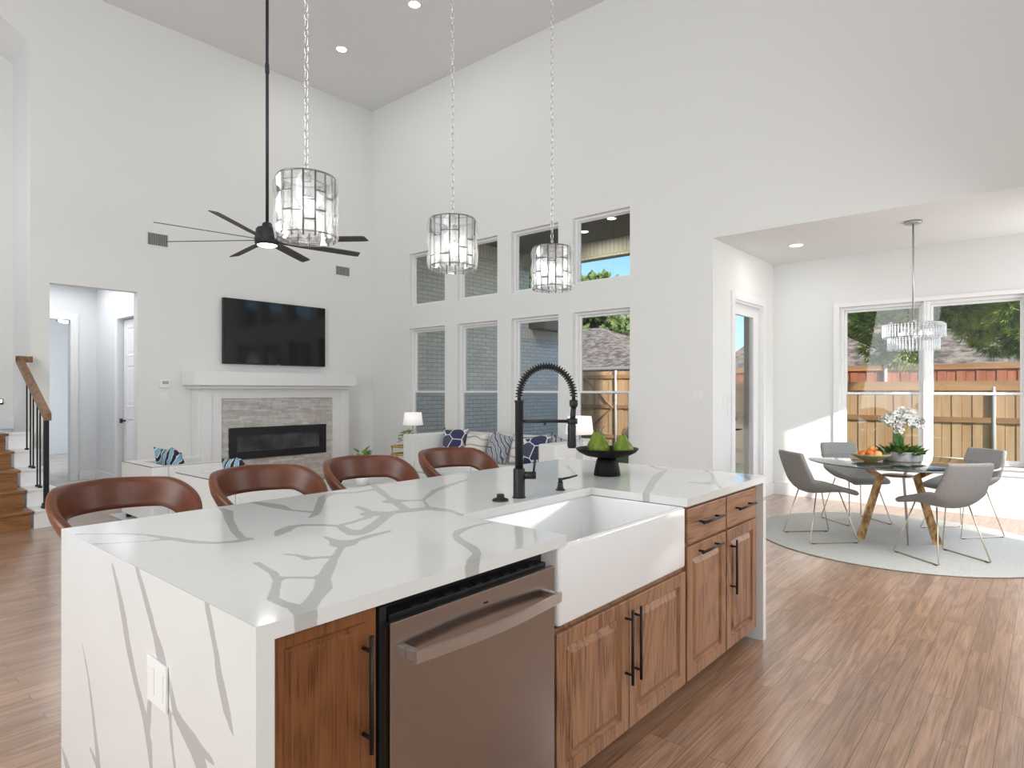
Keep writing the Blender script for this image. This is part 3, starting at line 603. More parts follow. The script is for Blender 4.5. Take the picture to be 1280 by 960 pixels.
# outlet in the waterfall end
ol = thing('outlet_plate', 'white double outlet cover on the near waterfall end of the island', 'outlet', (.62, 1.727, .653))
MB().box(-.007, -.0005, -.063, .063, -.058, .058, .002).build('cover_plate', 'white', ol)
b = MB()
for s_ in (-1, 1): b.box(-.009, -.007, s_*.03-.018, s_*.03+.018, -.034, .034, .001)
b.build('receptacle', 'white', ol)

# bar stools
def stool():
    t = thing('bar_stool', 'brown leather barrel bar stool', 'bar stool')
    cx_, R0, R1 = 0, .222, .266
    n = 44; A_ = 132; rows = []
    for i in range(n+1):
        ph = radians(-A_+2*A_*i/n); k = abs(i/n*2-1)
        top = 1.006-.02*k-.19*max(0, (k-.40)/.60)**1.5; sw = max(0, (k-.40)/.60); low = .868-.165*sw**1.35
        lean = .030
        dirx, diry = sin(ph), cos(ph); mid = (R0+R1)/2; th = (R1-R0)/2*(1-.35*max(0, (k-.9)/.1))
        hh = (top-low)/2; zc_ = (top+low)/2; ring = []
        for j in range(14):
            a = 2*pi*j/14; e = .55
            ca = math.copysign(abs(cos(a))**e, cos(a)); sa = math.copysign(abs(sin(a))**e, sin(a))
            z_ = zc_+hh*sa; rad = (mid+th*ca+lean*(sa*.5+.5)+.006*(1-abs(sa)))*(1-.55*max(0, .93-z_)); ring.append((rad*dirx, rad*diry*.95, z_))
        rows.append(ring)
    b = MB(); R_ = [[b.bm.verts.new(p) for p in r] for r in rows]
    for r_, r2 in zip(R_, R_[1:]):
        for j in range(14):
            f = b.bm.faces.new((r_[j], r_[(j+1) % 14], r2[(j+1) % 14], r2[j])); f.smooth = True
            outer = j in (0, 1, 12, 13, 2, 11)
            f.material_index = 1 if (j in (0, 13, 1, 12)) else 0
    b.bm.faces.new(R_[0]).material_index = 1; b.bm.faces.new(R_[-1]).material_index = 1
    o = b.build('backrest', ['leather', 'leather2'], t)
    MB().lathe([(0, .62), (.15, .62), (.178, .632), (.186, .66), (.175, .69), (.13, .708), (0, .712)], n=36).build('seat', 'leather', t)
    MB().lathe([(0, .595), (.15, .595), (.15, .62), (0, .62)], n=30).build('seat_base', 'black', t)
    for sx in (-1, 1):
        for sy in (-1, 1):
            MB().tube([(sx*.10, sy*.10, .61), (sx*.165, sy*.165, .0)], [.017, .012], 10).build('leg', 'black', t)
    q_ = .142
    MB().tube([(-q_, -q_, .22), (q_, -q_, .22), (q_, q_, .22), (-q_, q_, .22)], .009, 8, closed=True).build('foot_ring', 'black', t)
    return t
s0 = stool()
SP = [(.95, 2.96, 4, 'brown leather barrel bar stool nearest the waterfall end and the stairs'), (1.59, 2.96, 1, 'second brown leather barrel bar stool from the stairs, in front of the white armchairs'),
      (2.215, 2.96, -2, 'third brown leather barrel bar stool, below the fireplace corner'), (2.92, 2.96, -4, 'farthest brown leather barrel bar stool, in front of the white sofa')]
for i, (x, y, r, lab) in enumerate(SP):
    o = s0 if i == 0 else copy_tree(s0)
    o.location = (x, y, 0); o.rotation_euler.z = radians(r); o['label'] = lab; o['group'] = 'leather bar stools along the island'

# ================================================================== HANGING LIGHTS
M['crystal'] = bpy.data.materials.new('cut_crystal'); M['crystal'].use_nodes = True
N = M['crystal'].node_tree.nodes; L = M['crystal'].node_tree.links; N.clear()
o_ = N.new('ShaderNodeOutputMaterial'); t_ = N.new('ShaderNodeBsdfTransparent'); g_ = N.new('ShaderNodeBsdfGlossy'); d_ = N.new('ShaderNodeBsdfTranslucent'); a_ = N.new('ShaderNodeMixShader'); c_ = N.new('ShaderNodeMixShader')
t_.inputs[0].default_value = (.88, .89, .9, 1); g_.inputs['Roughness'].default_value = .05; d_.inputs[0].default_value = (.95, .95, .96, 1)
fr = schlick(N, L, .16)
L.new(fr.outputs[0], a_.inputs[0]); L.new(t_.outputs[0], a_.inputs[1]); L.new(g_.outputs[0], a_.inputs[2])
c_.inputs[0].default_value = .16; L.new(a_.outputs[0], c_.inputs[1]); L.new(d_.outputs[0], c_.inputs[2]); L.new(c_.outputs[0], o_.inputs[0])
def facet_block(b, c, rx, ry, hw, hh, th, ang):
    """a cut crystal: rectangular block whose two faces rise to a ridge"""
    M4 = Matrix.Translation(c) @ Matrix.Rotation(ang, 4, 'Z')
    vs = []
    for sgn in (-1, 1):
        vs.append([b.bm.verts.new(M4 @ Vector(p)) for p in ((sgn*th*.4, -hw, -hh), (sgn*th*.4, hw, -hh), (sgn*th*.4, hw, hh), (sgn*th*.4, -hw, hh))])
        ap = [b.bm.verts.new(M4 @ Vector(p)) for p in ((sgn*th, 0, -hh*.45), (sgn*th, 0, hh*.45))]
        q = vs[-1]
        for f in ((q[0], q[1], ap[0]), (q[1], q[2], ap[1], ap[0]), (q[2], q[3], ap[1]), (q[3], q[0], ap[0], ap[1])): b.bm.faces.new(f)
    for i in range(4): b.bm.faces.new((vs[0][i], vs[0][(i+1) % 4], vs[1][(i+1) % 4], vs[1][i]))
def pendant():
    t = thing('crystal_pendant', 'crystal drum pendant', 'pendant light')
    R_, H_ = .108, .245; n = 16
    b = MB(); rnd = random.Random(3); fr_ = MB()
    for k in range(n):
        a = 2*pi*(k+.5)/n; w = R_*sin(pi/n)*.93
        cuts = [0, rnd.choice([.25, .4]), rnd.choice([.55, .7, .7]), 1.0] if k % 3 else [0, .38, 1.0] if k % 2 else [0, .62, 1.0]
        for c0, c1 in zip(cuts, cuts[1:]):
            z0_, z1_ = c0*H_+.004, c1*H_-.004; facet_block(b, (R_*cos(a), R_*sin(a), (z0_+z1_)/2), 0, 0, w, (z1_-z0_)/2, .016, a)
            if 0 < c1 < 1: fr_.tube([(R_*cos(2*pi*(k+e)/n), R_*sin(2*pi*(k+e)/n), c1*H_) for e in (0, .5, 1)], .0030, 5)
        a2 = 2*pi*k/n; fr_.tube([(R_*cos(a2), R_*sin(a2), 0), (R_*cos(a2), R_*sin(a2), H_)], .0034, 5)
    b.build('crystal_shade', 'crystal', t, auto=True)
    for z_ in (.018, H_): fr_.tube([(R_*cos(2*pi*i/32), R_*sin(2*pi*i/32), z_) for i in range(32)], .0035, 6, closed=True)
    for i in range(3): a = 2*pi*i/3; fr_.tube([(R_*cos(a), R_*sin(a), H_), (0, 0, H_+.008)], .003, 5)
    fr_.lathe([(0, H_-.01), (.02, H_-.01), (.02, H_+.012), (.006, H_+.022), (.0, H_+.022)], n=14)
    fr_.build('drum_frame', 'gunmetal', t)
    for i in range(3): a = 2*pi*i/3+.4; MB().ball((.042*cos(a), .042*sin(a), .13), .012, (1, 1, 2.2), 10, 8).build('bulb', 'bulb', t)
    b = MB(); z_ = H_+.022; top = CH-1.98-.03; k = 0; pitch = .033
    while z_ < top:
        rot = Matrix.Rotation(pi/2*(k % 2), 4, 'Z'); pts = [rot @ Vector((.0085*cos(2*pi*i/10), 0, z_+pitch*.5+.0215*sin(2*pi*i/10))) for i in range(10)]
        b.tube(pts, .0018, 4, closed=True); z_ += pitch; k += 1
    b.build('chain', 'chrome', t)
    MB().lathe([(.0, CH-1.98-.03), (.055, CH-1.98-.03), (.06, CH-1.98-.02), (.06, CH-1.98-.001), (0, CH-1.98-.001)], n=24).build('canopy', 'chrome', t)
    l = bpy.data.lights.new('pendant_bulb', 'POINT'); l.energy = 1.2; l.shadow_soft_size = .03; l.color = (1, .96, .9)
    lo = bpy.data.objects.new('pendant_bulb', l); COL.objects.link(lo); lo.parent = t; lo.location = (0, 0, .08)
    return t
p0 = pendant()
for i, (x, w) in enumerate(((1.322, 'nearest the ceiling fan, over the near island half'), (2.108, 'in the middle of the row, over the faucet'), (2.905, 'farthest along the island, over the pear dish'))):
    o = p0 if i == 0 else copy_tree(p0); o.location = (x, 2.2, 1.982); o.rotation_euler.z = radians(8+i*31)
    o['label'] = 'crystal drum pendant, '+w; o['group'] = 'crystal drum pendants over the island'

# ceiling fan
cf = thing('ceiling_fan', 'large dark grey eight bladed ceiling fan with a lit lens on a long rod', 'ceiling fan', (3.358, 6.364, 3.0))
MB().tube([(0, 0, .18), (0, 0, CH-3.0-.05)], .0165, 12).tube([(0, 0, 1.80), (0, 0, 1.90)], .022, 12).build('downrod', 'fan', cf)
MB().lathe([(0, CH-3.0-.09), (.05, CH-3.0-.09), (.08, CH-3.0-.03), (.08, CH-3.0-.001), (0, CH-3.0-.001)], n=24).build('canopy', 'fan', cf)
MB().lathe([(0, -.045), (.10, -.045), (.125, -.03), (.13, .02), (.12, .06), (.115, .12), (.10, .14), (.055, .15), (.05, .185), (.03, .20), (0, .20)], n=36).build('motor_housing', 'fan', cf)
MB().lathe([(0, -.062), (.07, -.058), (.10, -.046), (0, -.044)], n=32).build('light_lens', 'glow', cf)
for k in range(8):
    a = radians(-3.5+45*k)+HEAD-pi/2
    b = MB(); tw = radians(-13)
    prof = []
    for r_, w_ in ((.11, .030), (.20, .045), (.35, .055), (.70, .058), (1.035, .056), (1.07, .050)):
        row = []
        for s_, zt_ in ((-1, .004), (1, .004), (1, -.004), (-1, -.004), (-1, .004)):
            c = s_*w_; sk_ = .02 if (s_ > 0 and r_ > 1.05) else 0
            row.append((r_+sk_, c*cos(tw)-0*sin(tw), .01+c*sin(tw)+zt_))
        prof.append(row)
    b.grid(prof, smooth=False); b.bm.faces.new([b.bm.verts.new(p) for p in prof[-1][:4]])
    b.move(Matrix.Rotation(a, 4, 'Z')).build('blade', 'fanblade', cf)

# recessed ceiling lights
def can(x, y, z, lab, pw=6, col=(1, .97, .93)):
    t = thing('recessed_light', lab, 'ceiling light', (x, y, z), 0, 'recessed ceiling lights')
    MB().tube([(.078*cos(2*pi*i/32), .078*sin(2*pi*i/32), -.004) for i in range(32)], .009, 6, closed=True).build('trim_ring', 'white', t)
    MB().lathe([(0, -.004), (.071, -.004), (.071, -.0005), (0, -.0005)], n=28).build('lens', 'glow', t)
    if pw:
        l = bpy.data.lights.new('downlight', 'AREA'); l.shape = 'DISK'; l.size = .12; l.energy = pw; l.color = col
        lo = bpy.data.objects.new('downlight', l); COL.objects.link(lo); lo.parent = t; lo.location = (0, 0, -.012)
can(5.215, 7.742, CH, 'small round recessed light in the high ceiling, the lower one in the photo')
can(5.215, 6.143, CH, 'small round recessed light in the high ceiling at the top edge of the photo')
can(7.693, 2.26, DC, 'round recessed light in the low dining ceiling near the patio door', 3)

# dining chandelier
ch = thing('crystal_chandelier', 'round two tier crystal rod chandelier above the dining table', 'chandelier', (7.40, 1.055, -.0))
MB().lathe([(0, 3.075), (.075, 3.075), (.078, 3.082), (.078, 3.099), (0, 3.099)], n=30).build('canopy', 'nickel', ch)
MB().tube([(0, 0, 2.09), (0, 0, 3.08)], .0085, 10).lathe([(0, 2.06), (.025, 2.06), (.025, 2.13), (0, 2.13)], n=14).build('stem_rod', 'nickel', ch)
b = MB()
for r_, z_ in ((.262, 2.065), (.262, 2.045), (.215, 1.935), (.215, 1.92)): b.tube([(r_*cos(2*pi*i/48), r_*sin(2*pi*i/48), z_) for i in range(48)], .006, 6, closed=True)
for i in range(4): a = pi/2*i+.3; b.tube([(0, 0, 2.07), (.262*cos(a), .262*sin(a), 2.065)], .005, 6); b.tube([(.215*cos(a), .215*sin(a), 1.93), (.24*cos(a), .24*sin(a), 2.06)], .004, 6)
b.build('ring_frame', 'nickel', ch)
for r_, z0_, z1_, n_ in ((.268, 1.925, 2.06, 56), (.221, 1.80, 1.932, 48)):
    b = MB()
    for i in range(n_):
        a = 2*pi*i/n_; c_ = (r_*cos(a), r_*sin(a))
        b.tube([(*c_, z1_), (*c_, z0_+.012), (*c_, z0_)], [.0075, .0075, .002], 6, smooth=False)
    tag(b.build('crystal_fringe', 'crystal', ch), kind='stuff')
for i in range(5): a = 2*pi*i/5; MB().ball((.13*cos(a), .13*sin(a), 1.96), .014, (1, 1, 2), 10, 8).build('bulb', 'bulb', ch)

# ================================================================== FIREPLACE WALL
tv = thing('television', 'large black flat screen television above the mantel', 'television', (4.92, 9.03, 1.785))
MB().box(-.83, .83, -.03, .03, 0, .955, .004).build('television_body', 'rubber', tv)
M['screen'] = mat('television_screen', (.006, .006, .007), .08, spec=.6)
MB().box(-.822, .822, -.033, -.0302, .014, .947).build('screen', 'screen', tv)
MB().box(-.03, .03, -.034, -.030, .003, .010).build('logo_plate', 'steel_l', tv)
fp = thing('fireplace_surround', 'white painted mantel surround with ledger stone face on the living room wall', 'fireplace', (4.86, 9.08, 0))
def F(b): return b.move(Matrix.Translation((-4.86, -9.08, 0)))
YF = 8.86
b = MB(); b.box(3.68, 4.0, YF, 9.078, 0, 1.45, .003); b.box(5.80, 6.12, YF, 9.078, 0, 1.45, .003); b.box(4.0, 5.80, YF, 9.078, 1.285, 1.45, .003)
b.box(3.66, 3.84, YF-.02, YF, 0, .16, .003); b.box(5.96, 6.14, YF-.02, YF, 0, .16, .003)
b.box(3.70, 3.86, YF-.015, YF, .16, 1.42, .003); b.box(5.94, 6.10, YF-.015, YF, .16, 1.42, .003); F(b).build('pilaster_frame', 'trim', fp)
b = MB(); b.box(3.55, 6.10, 8.64, 9.078, 1.47, 1.66, .004); b.box(3.62, 6.05, 8.75, 9.078, 1.42, 1.47, .01); F(b).build('mantel_shelf', 'trim', fp)
b = MB()
rnd = random.Random(5); z_ = 0.0
while z_ < 1.285:
    h_ = .032; x_ = 4.0
    while x_ < 5.80:
        w_ = min(rnd.uniform(.12, .34), 5.80-x_)
        if .42 < z_+h_/2 < .84 and x_ < 4.125 < x_+w_: w_ = 4.125-x_
        if .42 < z_+h_/2 < .84 and 4.12 <= x_ < 5.655: w_ = 5.66-x_
        if not (4.12 < x_+w_/2 < 5.66 and .42 < z_+h_/2 < .84): b.box(x_+.001, x_+w_-.001, YF+.03-rnd.uniform(0, .016), 9.07, z_+.001, min(z_+h_-.001, 1.285), .0015, mi=rnd.randrange(4))
        x_ += w_
    z_ += h_
for i, c in enumerate(((.70, .67, .64), (.60, .56, .53), (.66, .60, .55), (.74, .72, .70))): M['ledge%d' % i] = noisy('ledger_stone_%s' % 'abcd'[i], c, tuple(x*.82 for x in c), 14, .8, bs=.5, bd=.01)
F(b).build('stone_facing', ['ledge0', 'ledge1', 'ledge2', 'ledge3'], fp)
ef = thing('electric_fireplace', 'wide black glass electric fireplace insert in the stone facing', 'fireplace insert', (4.89, 8.86, .402))
b = MB(); ring_panel(b, YF-.005, 4.107, 5.675, .402, .860, [(0, .05), (0, 0), (.004, -.004), (.11, -.004), (.112, .03)], 'y', 1); b.move(Matrix.Translation((-4.89, -8.86, -.402))).build('frame', 'rubber', ef)
M['emb'] = noisy('fireplace_glass', (.035, .036, .04), (.10, .105, .12), 2.0, .12, 3)
b = MB(); b.box(4.21, 5.57, YF+.012, YF+.02, .50, .755); b.move(Matrix.Translation((-4.89, -8.86, -.402))).build('glass_front', 'emb', ef)
b = MB()
for i in range(60): x_ = 4.23+1.32*i/59; b.ball((x_, YF+.008, .512+random.uniform(0, .008)), .008, (1.3, .5, 1), 5, 4)
b.move(Matrix.Translation((-4.89, -8.86, -.402))); tag(b.build('crystal_embers', 'crystal', ef), kind='stuff')
MB().box(-.62, -.42, -.012, -.008, .405, .425).build('vent_slot', 'black', ef); MB().box(.30, .46, -.012, -.008, .418, .432).build('vent_slot', 'black', ef)

def vent(x0, x1, z0, z1, lab):
    t = thing('air_vent', lab, 'air vent', ((x0+x1)/2, 9.08, (z0+z1)/2), 0, 'grey wall vents beside the television')
    w, h = (x1-x0)/2, (z1-z0)/2
    b = MB(); ring_panel(b, 0, -w-.02, w+.02, -h-.02, h+.02, [(0, 0), (0, -.008), (.02, -.008), (.02, -.001)], 'y', 1); b.build('vent_frame', 'wall', t)
    b = MB(); b.box(-w, w, -.002, -.0005, -h, h); b.build('backing', mat('vent_dark', (.10, .10, .10), .8), t)
    b = MB(); n = int(2*w/.02)
    for i in range(n): xx = -w+2*w*(i+.5)/n; b.box(xx-.0035, xx+.0035, -.010, -.002, -h, h)
    b.build('louvre', mat('vent_louvre', (.42, .42, .42), .6), t)
vent(3.12, 3.37, 3.34, 3.50, 'rectangular grey vent high on the wall left of the fan')
vent(6.00, 6.27, 3.345, 3.49, 'small grey vent high on the wall near the room corner, right of the television')
th = thing('thermostat', 'small white thermostat on the wall right of the hall opening', 'thermostat', (3.33, 9.08, 1.49))
MB().box(-.07, .07, -.025, -.001, -.055, .055, .006).build('thermostat_body', 'white', th); MB().box(-.035, .04, -.027, -.025, -.005, .035).build('display', mat('lcd', (.35, .38, .36), .3), th)
def plate(name, loc, rz, lab, w=.058, n=1, g=None):
    t = thing(name, lab, 'wall switch', loc, rz, g)
    MB().box(-w, w, -.006, -.0005, -.058, .058, .002).build('cover_plate', 'trim', t)
    b = MB()
    for i in range(n): c = (i-(n-1)/2)*.046; b.box(c-.016, c+.016, -.010, -.006, -.033, .033, .002)
    b.build('rocker', 'white', t)
plate('switch_plate', (3.32, 9.08, 1.32), 0, 'white switch plate just below the thermostat', .058, 1)
plate('switch_plate', (WX, 3.04, 1.337), -pi/2, 'white switch plate on the tall wall between windows and dining opening', .058, 2)
plate('switch_plate', (7.055, DY, 1.27), 0, 'left narrow white switch plate beside the patio door', .035, 1)
plate('switch_plate', (7.185, DY, 1.29), 0, 'upper white switch plate next to the patio door casing', .035, 1)
plate('switch_plate', (7.185, DY, 1.14), 0, 'lower white switch plate next to the patio door casing', .035, 1)
plate('switch_plate', (3.21, 10.98, 1.31), -pi/2, 'white switch plate on the hall side wall', .035, 1)
plate('outlet_cover', (WX, 2.99, .40), -pi/2, 'white outlet cover low on the tall wall', .035, 1) if False else None
# ================================================================== STAIRS
sc = thing('staircase', 'oak staircase with white stepped side rising to the left', 'staircase', (1.6, 7.78, 0))
RZ, TD, SY = .183, .28, 7.78
def Sx(b): return b.move(Matrix.Translation((-1.6, -SY, 0)))
for k in range(5):
    z1_ = RZ*(k+1); y0_ = SY+TD*k; y1_ = y0_+TD+.02 if k < 4 else 9.90
    b = MB(); b.box(-.2, 1.60, y0_, y0_+.02, RZ*k, z1_-.028); Sx(b).build('riser', 'stair', sc)
    b = MB(); b.box(-.2, 1.625, y0_-.028, y1_, z1_-.028, z1_, .008); Sx(b).build('tread', 'stair', sc)
b = MB()
for k in range(5):
    z1_ = RZ*(k+1); y0_ = SY+TD*k; y1_ = 9.079
    b.box(1.627, 1.862, y0_, y1_, RZ*k, z1_-.016, .002); b.box(1.627, 1.875, y0_-.018, min(y0_+TD, 9.079), z1_-.016, z1_+.004, .003)
Sx(b).build('stepped_curb', 'trim', sc)
b = MB(); b.box(-.2, 1.60, SY+.02, 9.0, 0, .02); 
Sx(b).build('stair_base_board', 'stair', sc)  # thin oak board on the floor beneath the steps
rl = thing('stair_railing', 'oak handrail on black iron balusters beside the stairs', 'railing', (1.745, 7.86, RZ))
def Rx(b): return b.move(Matrix.Translation((-1.745, -7.86, -RZ)))
hz = lambda y: 1.10+.52*(y-7.82)
for k, y in enumerate((8.10, 8.215, 8.38, 8.50, 8.66)):
    step = int((y-SY)/TD); zb = RZ*(step+1)+.004
    b = MB(); b.box(1.7385, 1.7515, y-.0065, y+.0065, zb, hz(y)); b.box(1.727, 1.763, y-.018, y+.018, zb, zb+.02, .005); Rx(b).build('baluster', 'iron', rl)
b = MB(); b.box(1.724, 1.766, 7.84, 7.882, RZ+.004, hz(7.86)); b.box(1.706, 1.784, 7.822, 7.90, RZ+.004, RZ+.022, .004); b.box(1.712, 1.778, 7.828, 7.894, RZ+.022, RZ+.055, .008); Rx(b).build('newel_post', 'iron', rl)
b = MB(); y0_, y1_ = 7.80, 9.02
pts = [(y0_, hz(y0_)), (y1_, hz(y1_)), (y1_, hz(y1_)+.075), (y0_, hz(y0_)+.075)]
b.prism(pts, 1.713, 1.777, axis='x'); b.box(1.713, 1.862, y1_-.065, y1_, hz(y1_), hz(y1_)+.07, .004); Rx(b).build('handrail', 'rail', rl)
wl = thing('step_light', 'small black framed wall light on the stair landing wall', 'wall light', (1.735, 9.92, 1.26))
MB().box(-.06, .025, -.012, -.001, -.035, .035, .002).build('frame', 'black', wl); MB().box(-.045, .012, -.015, -.012, -.008, .022).build('lens', 'glow', wl)
# bedroom fan seen through the hall
bf = thing('bedroom_ceiling_fan', 'dark fan with a round white light in the room beyond the hall', 'ceiling fan', (3.36, 13.6, 2.69))
MB().lathe([(0, -.06), (.12, -.055), (.16, -.03), (.16, -.01), (0, -.01)], n=28).build('light_lens', 'glow', bf)
MB().lathe([(0, -.01), (.17, -.01), (.15, .06), (.03, .09), (.03, .32), (0, .32)], n=24).build('motor_housing', 'fan', bf)
for k in range(5):
    b = MB(); b.box(.14, .66, -.06, .06, .02, .03, .002); b.move(Matrix.Rotation(2*pi*k/5+.3, 4, 'Z')).build('blade', 'fanblade', bf)

# ================================================================== LIVING ROOM
lr = MB().box(2.35, 5.5, 4.35, 8.0, .001, .012, .004).build('area_rug', 'lrug'); tag(lr, 'pale grey rug under the white armchairs and coffee table', 'rug')
def softbox(x0, x1, y0, y1, z0, z1, r=.03): return MB().box(x0, x1, y0, y1, z0, z1, r)
M['piping'] = mat('dark_piping', (.12, .12, .12), .4)
def armchair(cy, lab):
    t = thing('armchair', lab, 'armchair', (2.40, cy, .012), 0, 'white box armchairs by the fireplace')
    w = .44; softbox(0, .16, -w, w, .05, .61, .012).build('backrest', 'linen', t)
    for s_ in (-1, 1):
        a, c = sorted((s_*w, s_*(w-.13))); softbox(.163, .80, a, c, .05, .608, .012).build('armrest', 'linen', t)
    softbox(.165, .80, -w+.133, w-.133, .05, .30, .01).build('seat_base', 'linen', t)
    softbox(.17, .79, -w+.136, w-.136, .305, .43, .03).build('seat_cushion', 'linen', t)
    MB().tube([(0, -w, .611), (0, w, .611)], .004, 6).tube([(0, -w, .611), (.80, -w, .609)], .002, 6).build('piping', 'piping', t)
    for x_ in (.05, .75):
        for y_ in (-w+.06, w-.06): MB().box(x_-.02, x_+.02, y_-.02, y_+.02, 0, .052).build('foot', 'black', t)
armchair(7.305, 'white box armchair nearest the hall opening with a dark piped edge')
armchair(5.84, 'white box armchair nearer the kitchen with a dark piped edge')

def pattern_mat(name, kind):
    m = mat(name, (.7, .7, .7), .9); T, N, L, b = NT(m); mp = mapping(N, L)
    if kind == 'blue':
        v = N.new('ShaderNodeTexVoronoi'); v.feature = 'DISTANCE_TO_EDGE'; v.inputs['Scale'].default_value = 6.5; v.inputs['Randomness'].default_value = .85; L.new(mp.outputs[0], v.inputs['Vector'])
        v2 = N.new('ShaderNodeTexVoronoi'); v2.inputs['Scale'].default_value = 6.5; v2.inputs['Randomness'].default_value = .85; L.new(mp.outputs[0], v2.inputs['Vector'])
        r2 = ramp(N, [(0, (.018, .026, .085)), (.5, (.05, .055, .12)), (.8, (.10, .10, .14)), (1, (.35, .35, .38))]); sp_ = N.new('ShaderNodeSeparateColor'); L.new(v2.outputs['Color'], sp_.inputs[0]); L.new(sp_.outputs[0], r2.inputs[0])
        r = ramp(N, [(0, (1, 1, 1)), (.028, (1, 1, 1)), (.04, (0, 0, 0))]); L.new(v.outputs['Distance'], r.inputs[0])
        mx = N.new('ShaderNodeMix'); mx.data_type = 'RGBA'; L.new(r.outputs[0], mx.inputs[0]); L.new(r2.outputs[0], mx.inputs[6]); mx.inputs[7].default_value = (.75, .74, .72, 1); L.new(mx.outputs[2], b.inputs['Base Color'])
    else:
        w = N.new('ShaderNodeTexWave'); w.bands_direction = 'DIAGONAL'; w.wave_type = 'RINGS' if kind == 'cream' else 'BANDS'
        w.inputs['Scale'].default_value = {'cream': 3.2, 'leaf': 6, 'teal': 5}[kind]; w.inputs['Distortion'].default_value = {'cream': 5, 'leaf': 7, 'teal': 4}[kind]; w.inputs['Detail'].default_value = 1.5; w.inputs['Detail Scale'].default_value = 1.2
        L.new(mp.outputs[0], w.inputs['Vector'])
        st_ = {'cream': [(0, (.34, .30, .29)), (.12, (.70, .67, .63)), (1, (.74, .71, .67))], 'leaf': [(0, (.06, .065, .085)), (.2, (.25, .27, .32)), (.5, (.52, .54, .58)), (1, (.30, .31, .36))],
               'teal': [(0, (.02, .025, .035)), (.3, (.03, .04, .05)), (.36, (.72, .72, .70)), (.55, (.72, .72, .70)), (.6, (.16, .33, .46)), (1, (.22, .42, .55))]}[kind]
        r = ramp(N, st_); L.new(w.outputs[0], r.inputs[0]); L.new(r.outputs[0], b.inputs['Base Color'])
    return m
for k in ('blue', 'cream', 'leaf', 'teal'): M['p_'+k] = pattern_mat('cushion_'+k, k)
def pillow(loc, size, rz, tilt, m, lab, roll=0, group='patterned cushions on the sofa'):
    n = 12; hw = size/2; b = MB(); top, bot = [], []
    for sgn, out in ((1, top), (-1, bot)):
        for i in range(n+1):
            row = []
            for j in range(n+1):
                u, v = i/n*2-1, j/n*2-1; p = (1-u*u)*(1-v*v); th_ = .085*sgn*p**.45
                k = 1-.10*(1-v*v)*abs(u)**3; k2 = 1-.10*(1-u*u)*abs(v)**3
                row.append((u*hw*k2 if 0 else u*hw*(1-.10*(1-v*v)), th_, v*hw*(1-.10*(1-u*u))+hw))
            out.append(row)
    b.grid(top); b.grid(bot); bmesh.ops.remove_doubles(b.bm, verts=b.bm.verts, dist=.0008)
    o = b.build('cushion', m); o.location = loc
    o.rotation_euler = (Matrix.Rotation(rz, 4, 'Z') @ Matrix.Rotation(tilt, 4, 'X') @ Matrix.Rotation(roll, 4, 'Y')).to_euler()
    return tag(o, lab, 'cushion', group)
# sofa cushions face -X: rz = -90 deg puts the pillow's width along Y
R90 = radians(-90)
# sofa
sf = thing('sofa', 'long white sofa under the tall windows', 'sofa', (5.95, 5.4, 0))
def Q(b): return b.move(Matrix.Translation((-5.95, -5.4, 0)))
Q(softbox(6.22, 6.46, 4.12, 6.72, .08, .81, .03)).build('backrest', 'linen', sf)
Q(softbox(5.50, 6.217, 6.50, 6.72, .08, .80, .02)).build('armrest', 'linen', sf); Q(softbox(5.50, 6.217, 4.12, 4.36, .08, .80, .02)).build('armrest', 'linen', sf)
Q(softbox(5.52, 6.217, 4.363, 6.497, .08, .30, .02)).build('seat_base', 'linen', sf)
for a, c in ((4.366, 5.428), (5.432, 6.494)): Q(softbox(5.50, 6.215, a, c, .303, .46, .04)).build('seat_cushion', 'linen', sf)
Q(MB().box(5.496, 5.50, 4.355, 4.362, .1, .78)).build('seam_piping', 'piping', sf)
for x_ in (5.58, 6.38):
    for y_ in (4.2, 6.64): Q(MB().box(x_-.02, x_+.02, y_-.02, y_+.02, 0, .085)).build('foot', 'black', sf)
pillow((5.97, 6.24, .47), .42, R90+.2, radians(-14), 'p_blue', 'navy cushion with white crossing lines in the left corner of the sofa')
pillow((5.97, 5.83, .47), .38, R90+.1, radians(-16), 'p_cream', 'cream cushion with fine curved lines beside the left navy cushion')
pillow((5.93, 5.42, .47), .40, R90-.05, radians(-14), 'p_leaf', 'grey and black leaf patterned cushion in the middle of the sofa', .18)
pillow((5.97, 5.03, .47), .38, R90, radians(-15), 'p_cream', 'cream swirl cushion right of the leaf patterned one')
pillow((5.88, 4.68, .47), .40, R90+.3, radians(-12), 'p_blue', 'navy cushion with white lines leaning right of the swirl cushion', -.15)
pillow((6.06, 4.56, .47), .38, R90+.1, radians(-8), 'p_leaf', 'grey patterned cushion against the right arm of the sofa', .3)
pillow((2.78, 7.12, .455), .36, R90+pi, radians(-22), 'p_teal', 'blue cushion with black and white bands in the armchair near the hall', .12, 'blue banded cushions in the armchairs')
pillow((2.80, 7.42, .455), .34, R90+pi+.5, radians(-26), 'p_teal', 'second banded cushion, right one in the armchair near the hall', -.2, 'blue banded cushions in the armchairs')
pillow((2.78, 5.66, .455), .36, R90+pi, radians(-22), 'p_teal', 'blue banded cushion in the armchair nearer the kitchen', .12, 'blue banded cushions in the armchairs')

